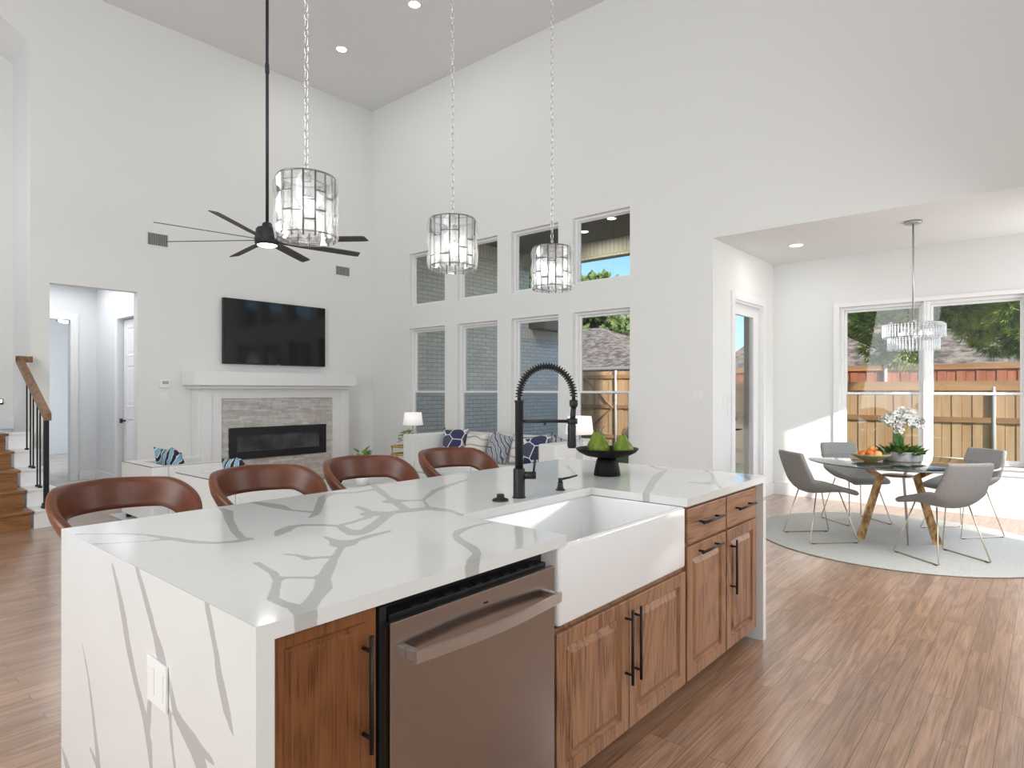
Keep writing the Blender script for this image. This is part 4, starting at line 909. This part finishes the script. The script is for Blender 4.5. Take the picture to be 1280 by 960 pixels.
# coffee table and what stands on it
ctb = thing('coffee_table', 'low marble topped coffee table with black legs between sofa and armchairs', 'coffee table', (4.1, 5.4, .012))
M['marble2'] = noisy('grey_marble', (.62, .62, .61), (.76, .76, .75), 5, .2, 5)
MB().box(-.55, .55, -.65, .65, .38, .41, .004).build('table_top', 'marble2', ctb)
for a in (-.5, .5):
    for c in (-.6, .6): MB().box(a-.015, a+.015, c-.015, c+.015, 0, .38).build('leg', 'black', ctb)
def leafy(o_name, parent, n, spread, h0, h1, size, m, seed=1):
    b = MB(); rnd = random.Random(seed)
    for i in range(n):
        a = rnd.uniform(0, 2*pi); r_ = spread*rnd.random()**.6; z = rnd.uniform(h0, h1)*(1-.35*r_/spread)
        c = Vector((r_*cos(a), r_*sin(a), z)); d = Vector((cos(a), sin(a), rnd.uniform(-.2, 1))).normalized(); s_ = d.cross(Vector((0, 0, 1))).normalized(); up = s_.cross(d)
        l = size*rnd.uniform(.7, 1.3); w = l*.28
        p = [c, c+d*l*.45+s_*w+up*.01, c+d*l, c+d*l*.45-s_*w+up*.01]; mid = c+d*l*.5-up*l*.06
        vs = [b.bm.verts.new(x) for x in p]; mv = b.bm.verts.new(mid)
        for k in range(4): f = b.bm.faces.new((vs[k], vs[(k+1) % 4], mv)); f.smooth = True
    return b.build(o_name, m, parent, auto=False)
M['leaf'] = noisy('houseplant_leaf', (.05, .13, .02), (.17, .28, .06), 20, .5)
M['leaf_l'] = noisy('light_houseplant_leaf', (.15, .26, .06), (.40, .48, .18), 20, .5)
M['orchid_leaf'] = mat('orchid_leaf', (.03, .12, .012), .3)
M['petal'] = noisy('white_petals', (.72, .72, .68), (.82, .82, .79), 60, .6)
M['pot'] = mat('white_pot', (.80, .80, .79), .3)
def potted(x, y, z, lab, s=1.0, seed=2, lm='leaf'):
    t = thing('potted_plant', lab, 'plant', (x, y, z))
    MB().lathe([(0, 0), (.052*s, 0), (.075*s, .13*s), (.070*s, .13*s), (.066*s, .115*s), (0, .115*s)], n=24).build('pot', 'pot', t)
    leafy('foliage', t, 60, .10*s, .12*s, .30*s, .07*s, lm, seed)
    b = MB(); rnd = random.Random(seed)
    for i in range(10): a = rnd.uniform(0, 6.28); b.tube([(0, 0, .11*s), (.03*cos(a)*s, .03*sin(a)*s, .2*s), (.08*cos(a)*s, .08*sin(a)*s, .27*s)], .002, 4)
    b.build('stem', 'leaf', t); return t
potted(3.88, 5.40, .4235, 'leafy green plant in a white pot on the coffee table', 1.25, 4)
bb = thing('dark_vase', 'small dark round vase beside the white pot on the coffee table', 'vase', (3.68, 5.57, .4235))
MB().lathe([(0, 0), (.045, 0), (.072, .05), (.068, .10), (.04, .13), (.034, .125), (0, .12)], n=24).build('vase_body', 'black_c', bb)
leafy('dried_sprigs', bb, 14, .05, .12, .17, .05, 'black', 9)

# tiered gold side table with plant, side tables with lamps
gt = thing('tiered_table', 'small gold two shelf side table left of the sofa', 'side table', (5.80, 6.99, 0))
for z_ in (.60, .49, .22): MB().box(-.15, .15, -.15, .15, z_-.012, z_-.002).build('shelf', 'marble2', gt); 
for z_ in (.60, .49, .22): MB().tube([(-.155, -.155, z_), (.155, -.155, z_), (.155, .155, z_), (-.155, .155, z_)], .017, 6, closed=True, smooth=False).build('shelf_rim', 'gold', gt)
for a in (-.15, .15):
    for c in (-.15, .15): MB().tube([(a, c, 0), (a, c, .61)], .009, 8).build('leg', 'gold', gt)
potted(5.80, 6.99, .60, 'small bushy plant on the gold tiered side table', .85, 6, 'leaf_l')
M['shade'] = bpy.data.materials.new('lamp_shade_fabric'); M['shade'].use_nodes = True
M['shade'].node_tree.nodes['Principled BSDF'].inputs['Base Color'].default_value = (.9, .89, .86, 1); M['shade'].node_tree.nodes['Principled BSDF'].inputs['Emission Color'].default_value = (1, .96, .9, 1); M['shade'].node_tree.nodes['Principled BSDF'].inputs['Emission Strength'].default_value = .3
M['cglass'] = glass_mat('clear_glass_base', (.9, .92, .93))
def lamp(x, y, zt, tall, side, sr=.155):
    tt = thing('side_table', 'white end table at the %s end of the sofa under the lamp' % side, 'side table', (x, y, 0))
    MB().box(-.19, .19, -.19, .19, zt-.03, zt, .003).build('table_top', 'white', tt)
    for a in (-.17, .17):
        for c in (-.17, .17): MB().box(a-.012, a+.012, c-.012, c+.012, 0, zt-.03).build('leg', 'chrome', tt)
    t = thing('table_lamp', 'white shaded table lamp with a clear glass base at the %s end of the sofa' % side, 'table lamp', (x, y, zt+.001))
    MB().lathe([(sr, 0), (sr*.84, .19), (sr*.83, .19), (sr*.99, .001)], (0, 0, tall), 32).build('lamp_shade', 'shade', t)
    MB().box(-.05, .05, -.05, .05, 0, .02, .003).box(-.028, .028, -.028, .028, .02, tall-.06, .006).build('lamp_base', 'cglass', t)
    MB().tube([(0, 0, tall-.06), (0, 0, tall+.12)], .007, 8).ball((0, 0, tall+.09), .03, (1, 1, 1.2)).build('lamp_stem', 'nickel', t)
lamp(6.27, 7.42, .44, .43, 'left'); lamp(5.50, 3.80, .55, .385, 'right', .15)
pf = thing('photo_frame', 'small dark framed picture on the end table right of the sofa', 'picture frame', (5.36, 3.93, .5515), radians(-60))
MB().box(-.05, .05, -.008, .008, 0, .13, .002).build('frame', 'white', pf); MB().box(-.028, .028, -.010, -.008, .03, .10).build('picture', 'darkbrown', pf)

# ================================================================== DINING
b = MB(); b.lathe([(0, .001), (1.245, .001), (1.25, .005), (1.243, .010), (0, .010)], n=96); rg = b.build('round_rug', 'rug'); rg.location = (6.85, 1.10, 0)
tag(rg, 'large round pale rug under the dining table', 'rug')
RZ0 = .0105
M['tabletop'] = mat('dark_glass_top', (.012, .012, .013), .035, spec=1.0, coat=1); M['tabletop'].node_tree.nodes['Principled BSDF'].inputs['IOR'].default_value = 1.8
M['burl'] = noisy('gold_burl_wood', (.22, .10, .025), (.72, .46, .20), 16, .3, 6, stretch=(1, 1, .45), lo=.4, hi=.6)
dt = thing('dining_table', 'round dark glass dining table on angled gold burl legs', 'dining table', (6.68, 1.07, RZ0), HEAD-pi/2)
MB().lathe([(0, .722), (.735, .722), (.75, .727), (.75, .733), (.735, .738), (0, .738)], n=96).build('table_top', 'tabletop', dt)
for i, (az, m) in enumerate(((160, 'burl'), (-20, 'burl'), (-91, 'steel_l'))):
    a = radians(az); wv = .030; th_ = .017 if m == 'burl' else .004
    pts = [(.33, 0), (.15, .60), (.36, .715)]
    # bent flat bar as a closed outline in the (radius, z) plane
    out = [(.275, 0), (.345, 0), (.180, .590), (.37, .695), (.37, .722), (.30, .722), (.115, .60)]
    if m != 'burl': out = [(.14, 0), (.17, 0), (.10, .58), (.17, .722), (.12, .722), (.07, .59)]
    b = MB(); b.prism(out, -th_, th_, axis='y'); b.move(Matrix.Rotation(a, 4, 'Z')); b.build('leg', m, dt)
MB().lathe([(0, .60), (.13, .60), (.13, .612), (0, .612)], n=24).build('leg_brace', 'steel_l', dt)

def dining_chair():
    t = thing('dining_chair', 'grey chair', 'dining chair')
    prof = [(.255, .425, .40, 0), (.245, .447, .43, 0), (.20, .462, .455, .0), (.10, .458, .475, .04), (0, .450, .485, .08), (-.10, .445, .49, .12), (-.165, .455, .485, .12), (-.205, .50, .47, .085), (-.235, .57, .465, .06), (-.262, .66, .45, .035), (-.285, .74, .435, .025), (-.30, .80, .42, .02), (-.303, .815, .40, .02)]
    rows = []; n = 12
    for k, (y, z, w, c) in enumerate(prof):
        back = min(1, max(0, (z-.46)/.15)) if y < -.15 else 0; row = []
        for i in range(n+1):
            u = i/n*2-1; x = u*w/2; lift = c*abs(u)**2.6
            row.append((x, y+lift*back*1.0, z+lift*(1-back)))
        rows.append(row)
    b = MB(); b.grid(rows); o = b.build('shell_seat', 'fabric', t)
    md = o.modifiers.new('thick', 'SOLIDIFY'); md.thickness = .04; md.offset = 0; subd(o, 1)
    for s_ in (-1, 1):
        b = MB(); b.tube([(s_*.15, .10, .452), (s_*.235, .225, .03), (s_*.237, .232, .012), (s_*.237, .215, .0065), (s_*.237, 0, .006), (s_*.237, -.215, .0065), (s_*.237, -.232, .012), (s_*.235, -.225, .03), (s_*.15, -.12, .445)], .0055, 8)
        b.build('sled_leg', 'gold2', t)
        MB().box(s_*.237-.008, s_*.237+.008, -.215, -.185, .0, .005).box(s_*.237-.008, s_*.237+.008, .185, .215, .0, .005).build('foot_pad', 'rubber', t)
    return t
M['gold2'] = mat('champagne_metal', (.58, .49, .38), .3, metal=1)
dc = dining_chair()
for i, (x, y, h, lab) in enumerate(((6.37, 1.66, -45, 'grey shell dining chair left of the table, nearest the island'), (6.27, .70, 50, 'grey shell dining chair in front, its back turned to the kitchen'),
                                    (7.42, 1.58, 229, 'grey shell dining chair behind the fruit bowl, near the patio door corner'), (7.50, .67, 139, 'grey shell dining chair behind the table on the right, by the windows'))):
    o = dc if i == 0 else copy_tree(dc); o.location = (x, y, RZ0+.0005); o.rotation_euler.z = radians(h-90); o['label'] = lab; o['group'] = 'grey dining chairs round the table'

TT = RZ0+.7385
M['bowl'] = noisy('olive_stoneware', (.30, .26, .10), (.46, .42, .22), 10, .35)
fb = thing('fruit_bowl', 'wide shallow yellow green bowl of peaches on the dining table', 'bowl', (6.455, 1.25, TT))
MB().lathe([(0, 0), (.05, 0), (.055, .008), (.11, .030), (.158, .062), (.166, .074), (.162, .075), (.15, .066), (.10, .038), (.05, .018), (0, .016)], n=44).build('bowl_body', 'bowl', fb)
M['peach'] = noisy('peach_skin', (.62, .07, .015), (.85, .52, .10), 9, .5, 3, lo=.42, hi=.6)
M['yellow'] = noisy('yellow_fruit_skin', (.78, .42, .10), (.85, .62, .20), 9, .5, 3)
fr_pos = [(-.065, -.01, .073), (-.01, -.06, .066), (.055, -.035, .070), (.028, .048, .068), (-.050, .060, .074), (.085, .03, .082), (.0, -.005, .108)]
fl = ['left', 'front', 'front right', 'rear middle', 'rear left', 'far right', 'topmost']
for i, (x, y, z) in enumerate(fr_pos):
    t = thing('peach', '%s %s peach in the shallow bowl on the dining table' % (fl[i], 'red blushed' if i % 2 == 0 else 'yellow'), 'fruit', (6.455+x, 1.25+y, TT+z-.034), i*1.3, 'fruit in the dining table bowl')
    b = MB(); prof = [(0, .004), (.016, 0), (.028, .008), (.0345, .024), (.035, .036), (.031, .052), (.020, .063), (.008, .066), (.002, .060), (0, .058)]
    b.lathe(prof, n=18); b.build('fruit_body', 'peach' if i % 2 == 0 else 'yellow', t); MB().tube([(0, 0, .058), (.002, 0, .072)], .0013, 5).build('stem', 'stem', t)
op = thing('orchid_planter', 'round grey stone planter with green leaves and white orchid blooms on the dining table', 'plant', (6.742, 1.052, TT))
M['planter'] = noisy('weathered_stone', (.26, .27, .26), (.42, .42, .41), 30, .7, stretch=(1, 1, .3))
MB().lathe([(0, 0), (.148, 0), (.153, .01), (.153, .085), (.148, .09), (.140, .09), (.138, .075), (0, .072)], n=44).build('planter_bowl', 'planter', op)
leafy('low_foliage', op, 130, .15, .085, .125, .085, 'leaf', 11)
b = MB()
for az, ln, lift, w in ((100, .05, .19, .042), (60, .09, .12, .03), (250, .15, .02, .035), (190, .16, .03, .035), (320, .17, .03, .035), (0, .19, .01, .03)):
    a = radians(az); d = Vector((cos(a), sin(a), 0)); s_ = Vector((-sin(a), cos(a), 0)) if lift < .1 else Vector((.66, -.75, 0)); rows = []
    for k in range(9):
        t_ = k/8; c = d*ln*t_+Vector((0, 0, .08+lift*sin(t_*pi/2)-.02*t_*t_)); ww = w*sin(pi*min(.98, .12+t_*.86))**.7
        rows.append([c-s_*ww, c+Vector((0, 0, -.004)), c+s_*ww])
    b.grid(rows)
b.build('broad_leaf', 'orchid_leaf', op)
b = MB(); lat = Vector((.653, -.757, 0))
ends = [(-.10, .30), (-.05, .35), (.02, .32), (.09, .30), (.14, .27)]
for dx, h in ends: b.tube([(0, 0, .08), tuple(lat*dx*.25+Vector((0, 0, .25))), tuple(lat*dx*.9+Vector((0, 0, h+.06)))], .0022, 5)
b.build('flower_stem', 'leaf', op)
b = MB(); rnd = random.Random(8)
def bloom(b, c, r_, nrm):
    nrm = nrm.normalized(); a0 = nrm.orthogonal().normalized(); a1 = nrm.cross(a0)
    for k in range(5):
        th_ = 2*pi*k/5+rnd.random(); d = a0*cos(th_)+a1*sin(th_); s_ = nrm.cross(d); p = [c, c+d*r_*.55+s_*r_*.45+nrm*r_*.15, c+d*r_+nrm*r_*.1, c+d*r_*.55-s_*r_*.45+nrm*r_*.15]
        f = b.bm.faces.new([b.bm.verts.new(x) for x in p]); f.smooth = True
    b.ball(tuple(c+nrm*r_*.1), r_*.16, (1, 1, 1), 6, 4, mi=1)
for i in range(230):
    u = rnd.uniform(-1, 1); base = .415-.05*abs(u)+.02*sin(5*u); c = lat*(.0+.175*u)+Vector((0, 0, base+rnd.uniform(-.065, .065)*(1.1-abs(u)*.5)-(.05 if abs(u) < .3 and rnd.random() < .4 else 0)))+Vector((.757, .653, 0))*rnd.uniform(-.06, .06)
    bloom(b, c, rnd.uniform(.024, .034), Vector((rnd.uniform(-1, .3), rnd.uniform(-1, .3), rnd.uniform(-.4, .9))))
tag(b.build('orchid_blooms', ['petal', 'leaf'], op, auto=False), kind='stuff')

# ================================================================== OUTDOORS
M['grass'] = noisy('lawn', (.06, .12, .03), (.12, .20, .06), 20, .9)
M['concrete'] = noisy('patio_concrete', (.42, .41, .39), (.52, .51, .49), 4, .85)
st(MB().box(8.95, 80, -40, 60, -.30, -.14).build('ground', 'grass')); st(MB().box(6.92, 10.6, 3.06, 9.6, -.12, -.02).build('patio_floor', 'concrete'))
st(MB().box(6.92, 11.5, 8.5, 8.75, -.14, 2.72).box(6.92, 10.4, 8.5, 8.75, 2.72, 4.40).build('wall_brick', 'brick'))
st(MB().box(6.92, 10.2, 8.47, 8.50, 3.98, 4.28).box(10.2, 11.5, 8.485, 8.50, 2.46, 2.70).build('trim_soldier_course', 'soldierx'))
st(MB().box(10.2, 10.42, 2.86, 8.47, 3.95, 4.62).build('patio_beam', 'soldier'))
st(MB().box(10.18, 10.44, 2.86, 3.2, 0, 3.95).build('patio_column', 'brick'))
st(MB().box(6.92, 10.2, 3.04, 8.47, 4.28, 4.62).build('patio_ceiling', 'soffit'))
st(MB().box(10.45, 11.45, 8.12, 11.5, 2.725, 2.86).box(10.45, 11.47, 8.10, 8.12, 2.70, 2.90).build('wing_eave', 'soffit'))
st(MB().box(8.91, 9.45, -1.2, 3.0, 3.12, 3.3).build('dining_eave', 'trim'))
dp = MB().box(9.30, 9.75, 3.02, 3.47, -.02, 4.28, .004).build('patio_post', 'darkbrown'); tag(dp, 'dark brown boarded post just outside the glazed patio door', 'post')
for x, y, w in ((9.0, 5.57, 'nearer'), (9.43, 6.41, 'farther')):
    can(x, y, 4.28, 'round recessed light in the dark covered patio ceiling, %s one' % w, 17, (1, .90, .66))
M['fence'] = noisy('cedar_fence', (.60, .35, .18), (.82, .56, .33), 5, .8, 5, stretch=(1, 1, .12), lo=.3, hi=.7)
M['fence_r'] = noisy('red_cedar_fence', (.42, .14, .07), (.60, .26, .14), 5, .8, 5, stretch=(1, 1, .12))
M['railw'] = noisy('fence_rail_wood', (.42, .22, .10), (.58, .34, .17), 6, .8, stretch=(1, .1, 1))
M['post'] = mat('galvanised_post', (.62, .61, .58), .6)
def fence(x, y0, y1, z1, m, lab, posts, rails, braces=()):
    t = thing('wooden_fence', lab, 'fence', (x, (y0+y1)/2, -.14)); Tm = Matrix.Translation((-x, -(y0+y1)/2, .14))
    b = MB(); y = y0; rnd = random.Random(int(y1*10)); k = 0
    while y < y1:
        b.box(x+(.0 if k % 2 else .012), x+(.018 if k % 2 else .03), y+.004, y+.139, -.12, z1+rnd.uniform(-.006, .006)); y += .143; k += 1
    b.move(Tm).build('fence_boards', m, t)
    for za, zb, dx in rails: MB().box(x-dx, x-.001, y0, y1, za, zb).move(Tm).build('rail', 'railw', t)
    for y in posts: MB().tube([(x-.03, y, -.12), (x-.03, y, z1+.02)], .030, 10).move(Tm).build('post', 'post', t)
    for (ya, za, yb, zb) in braces: MB().tube([(x-.035, ya, za), (x-.035, yb, zb)], .022, 4, smooth=False).move(Tm).build('brace', 'railw', t)
fence(13.0, -7.0, 5.6, 1.44, 'fence', 'lower cedar board fence with metal posts facing the dining windows', (-4.2, -1.75, .72, 3.0, 5.3), ((1.40, 1.56, .05), (.86, .95, .045), (.1, .19, .045)))
fence(13.7, -9.0, 11.0, 1.86, 'fence_r', 'taller reddish board fence rising behind the lower one', (-2.6, -.1, 2.4), ((1.78, 1.88, .04),))
fence(13.55, 5.62, 10.5, 1.88, 'fence', 'cedar gate fence with a diagonal brace seen through the right tall window', (7.3, 8.25, 9.35), ((1.70, 1.79, .04), (.95, 1.04, .04), (.2, .29, .04)), ((9.2, 1.75, 8.35, .98), (9.2, .3, 8.35, .95)))

def house(name, lab, cx, cy, hx, hy, ez, rz_, rot=0, ridge=.35, m='shingle', win=None):
    t = thing(name, lab, 'house', (cx, cy, -.14), rot)
    b = MB(); b.box(-hx+.4, hx-.4, -hy+.4, hy-.4, 0, ez); b.build('house_wall', 'housewall', t)
    b = MB(); e = [(-hx, -hy), (hx, -hy), (hx, hy), (-hx, hy)]; rl_ = hy*ridge
    lo = [b.bm.verts.new((x, y, ez)) for x, y in e]; lo2 = [b.bm.verts.new((x, y, ez-.16)) for x, y in e]; r1 = b.bm.verts.new((0, -rl_, rz_)); r2 = b.bm.verts.new((0, rl_, rz_))
    for f in ((lo[0], lo[1], r1), (lo[1], lo[2], r2, r1), (lo[2], lo[3], r2), (lo[3], lo[0], r1, r2), lo2[::-1]): b.bm.faces.new(f)
    for i in range(4): b.bm.faces.new((lo2[i], lo2[(i+1) % 4], lo[(i+1) % 4], lo[i]))
    b.build('roof', m, t)
    MB().tube([(-hx-.04, -hy, ez-.04), (-hx-.04, hy, ez-.04)], .06, 6).build('gutter', 'housewall', t)
    return t
M['shingle'] = noisy('asphalt_shingle', (.15, .115, .085), (.46, .37, .28), 4, .9, 10, stretch=(.6, 1, 3), lo=.40, hi=.60)
M['housewall'] = mat('grey_siding', (.24, .23, .22), .8)
h1 = house('neighbour_house', 'tan shingled hip roof house behind the gate fence', 23.8, 20.0, 5.0, 9.5, 2.35, 4.35, 0, .495)
MB().box(-3.4, -3.2, -5.9, -5.75, 2.9, 3.12).build('roof_vent', 'housewall', h1)
h2 = house('neighbour_house', 'long grey shingled roof house behind the reddish fence', 24.0, .7, 6.0, 7.0, 2.15, 6.0, 0, .6)
b = MB(); b.box(-5.2, -3.0, 4.0, 5.8, 2.6, 3.9); o_ = b.build('dormer', 'shingle', h2)
MB().box(-5.24, -5.2, 4.4, 5.5, 3.0, 3.5).build('window', mat('sky_lit_window', (.10, .22, .35), .1), h2)
h3 = house('garden_shed', 'dark low roofed shed behind the fence on the right', 17.5, -1.2, 2.0, 2.6, 2.0, 2.75, 0, .3, 'shed')  if 'shed' in M else None

# trees
def tree(name, lab, base, trunk_h, tr, clumps, m, leaf, n, needle=False, seed=1, branches=True):
    t = thing(name, lab, 'tree', (base[0], base[1], -.14)); rnd = random.Random(seed); B = Vector((base[0], base[1], -.14))
    b = MB(); b.tube([(0, 0, 0), (.1, .05, trunk_h*.5), (0, 0, trunk_h)], [tr, tr*.8, tr*.5], 8)
    for (x, y, z, r_) in clumps:
        c = Vector((x, y, z))-B; s0_ = Vector((0, 0, min(trunk_h, max(1.0, c.z*1.35)))); mid = (s0_+c)/2+Vector((0, 0, .1)); b.tube([s0_, mid, c], [tr*.35, tr*.22, tr*.08], 6)
    b.build('trunk', 'bark', t)
    b = MB()
    for (x, y, z, r_) in clumps:
        c0 = Vector((x, y, z))-B
        for i in range(int(n*r_*r_)):
            d = Vector((rnd.gauss(0, 1), rnd.gauss(0, 1), rnd.gauss(0, 1))).normalized(); rr_ = r_*rnd.uniform(.45, 1.0)**.6; p = c0+Vector((d.x*rr_, d.y*rr_, d.z*rr_*.72))
            if needle:
                for k in range(7):
                    dd = (d+Vector((rnd.gauss(0, .55), rnd.gauss(0, .55), rnd.gauss(0, .4)))).normalized(); s_ = dd.orthogonal().normalized()*.008; l = leaf*rnd.uniform(.7, 1.2)
                    b.bm.faces.new([b.bm.verts.new(q) for q in (p-s_, p+s_, p+dd*l)])
            else:
                dd = (d+Vector((rnd.gauss(0, .6), rnd.gauss(0, .6), rnd.gauss(0, .5)))).normalized(); s_ = dd.cross(Vector((rnd.random(), rnd.random(), rnd.random()))).normalized()*leaf*.38; l = leaf*rnd.uniform(.7, 1.3)
                b.bm.faces.new([b.bm.verts.new(q) for q in (p, p+dd*l*.5+s_, p+dd*l, p+dd*l*.5-s_)])
    tag(b.build('foliage', m, t, auto=False), kind='stuff'); return t
M['bark'] = noisy('tree_bark', (.10, .07, .05), (.20, .15, .11), 12, .9)
M['pine'] = noisy('pine_needles', (.09, .22, .05), (.72, .85, .16), 2.2, .7, 3)
M['oakleaf'] = noisy('oak_leaves', (.10, .17, .05), (.28, .36, .12), 1.2, .7, 3)
pc = [(10.9, 1.95, 2.42, .42), (10.6, 1.55, 2.62, .36), (11.1, 2.35, 2.55, .3), (10.7, 1.65, 1.93, .30), (10.9, 2.0, 2.02, .26), (10.4, 1.2, 2.55, .25),
      (10.3, .85, 2.5, .34), (10.3, .35, 2.55, .50), (10.3, .0, 2.6, .4), (10.5, .1, 2.05, .36), (10.4, .15, 2.15, .34), (10.7, .75, 2.3, .3), (10.6, .3, 2.9, .6), (10.6, 1.1, 3.0, .5), (11.2, .55, 2.15, .35), (11.3, .6, 2.7, .5)]
tree('pine_tree', 'close needled pine tree hanging its branches outside the dining windows', (12.1, 3.75), 4.6, .16, pc, 'pine', .14, 2300, True, 3)
def crown(cx, cy, cz, R_, n, seed):
    rnd = random.Random(seed); return [(cx+rnd.uniform(-1, 1)*R_, cy+rnd.uniform(-1, 1)*R_, cz+rnd.uniform(-.7, .8)*R_*.8, R_*rnd.uniform(.35, .55)) for _ in range(n)]
tree('oak_tree', 'broad leafy tree behind the tan roofed house', (34, 21.5), 4.0, .3, crown(34, 21.5, 5.2, 3.1, 22, 4), 'oakleaf', .34, 320, seed=5)
tree('oak_tree', 'leafy tree beyond the brick wing seen through the upper window', (35.2, 29.2), 5, .3, crown(35.2, 29.2, 7.6, 2.4, 14, 8), 'oakleaf', .32, 320, seed=6)
tree('oak_tree', 'dark leafy tree behind the grey roofed house on the right', (34, -4.0), 4.5, .3, crown(34, -4.0, 6.5, 4.2, 20, 9), 'oakleaf', .4, 200, seed=7)
tree('oak_tree', 'leafy tree behind the grey roofed house beyond the left dining window', (35, 8.0), 4.5, .3, crown(35, 8.0, 6.5, 3.6, 16, 10), 'oakleaf', .4, 200, seed=8)
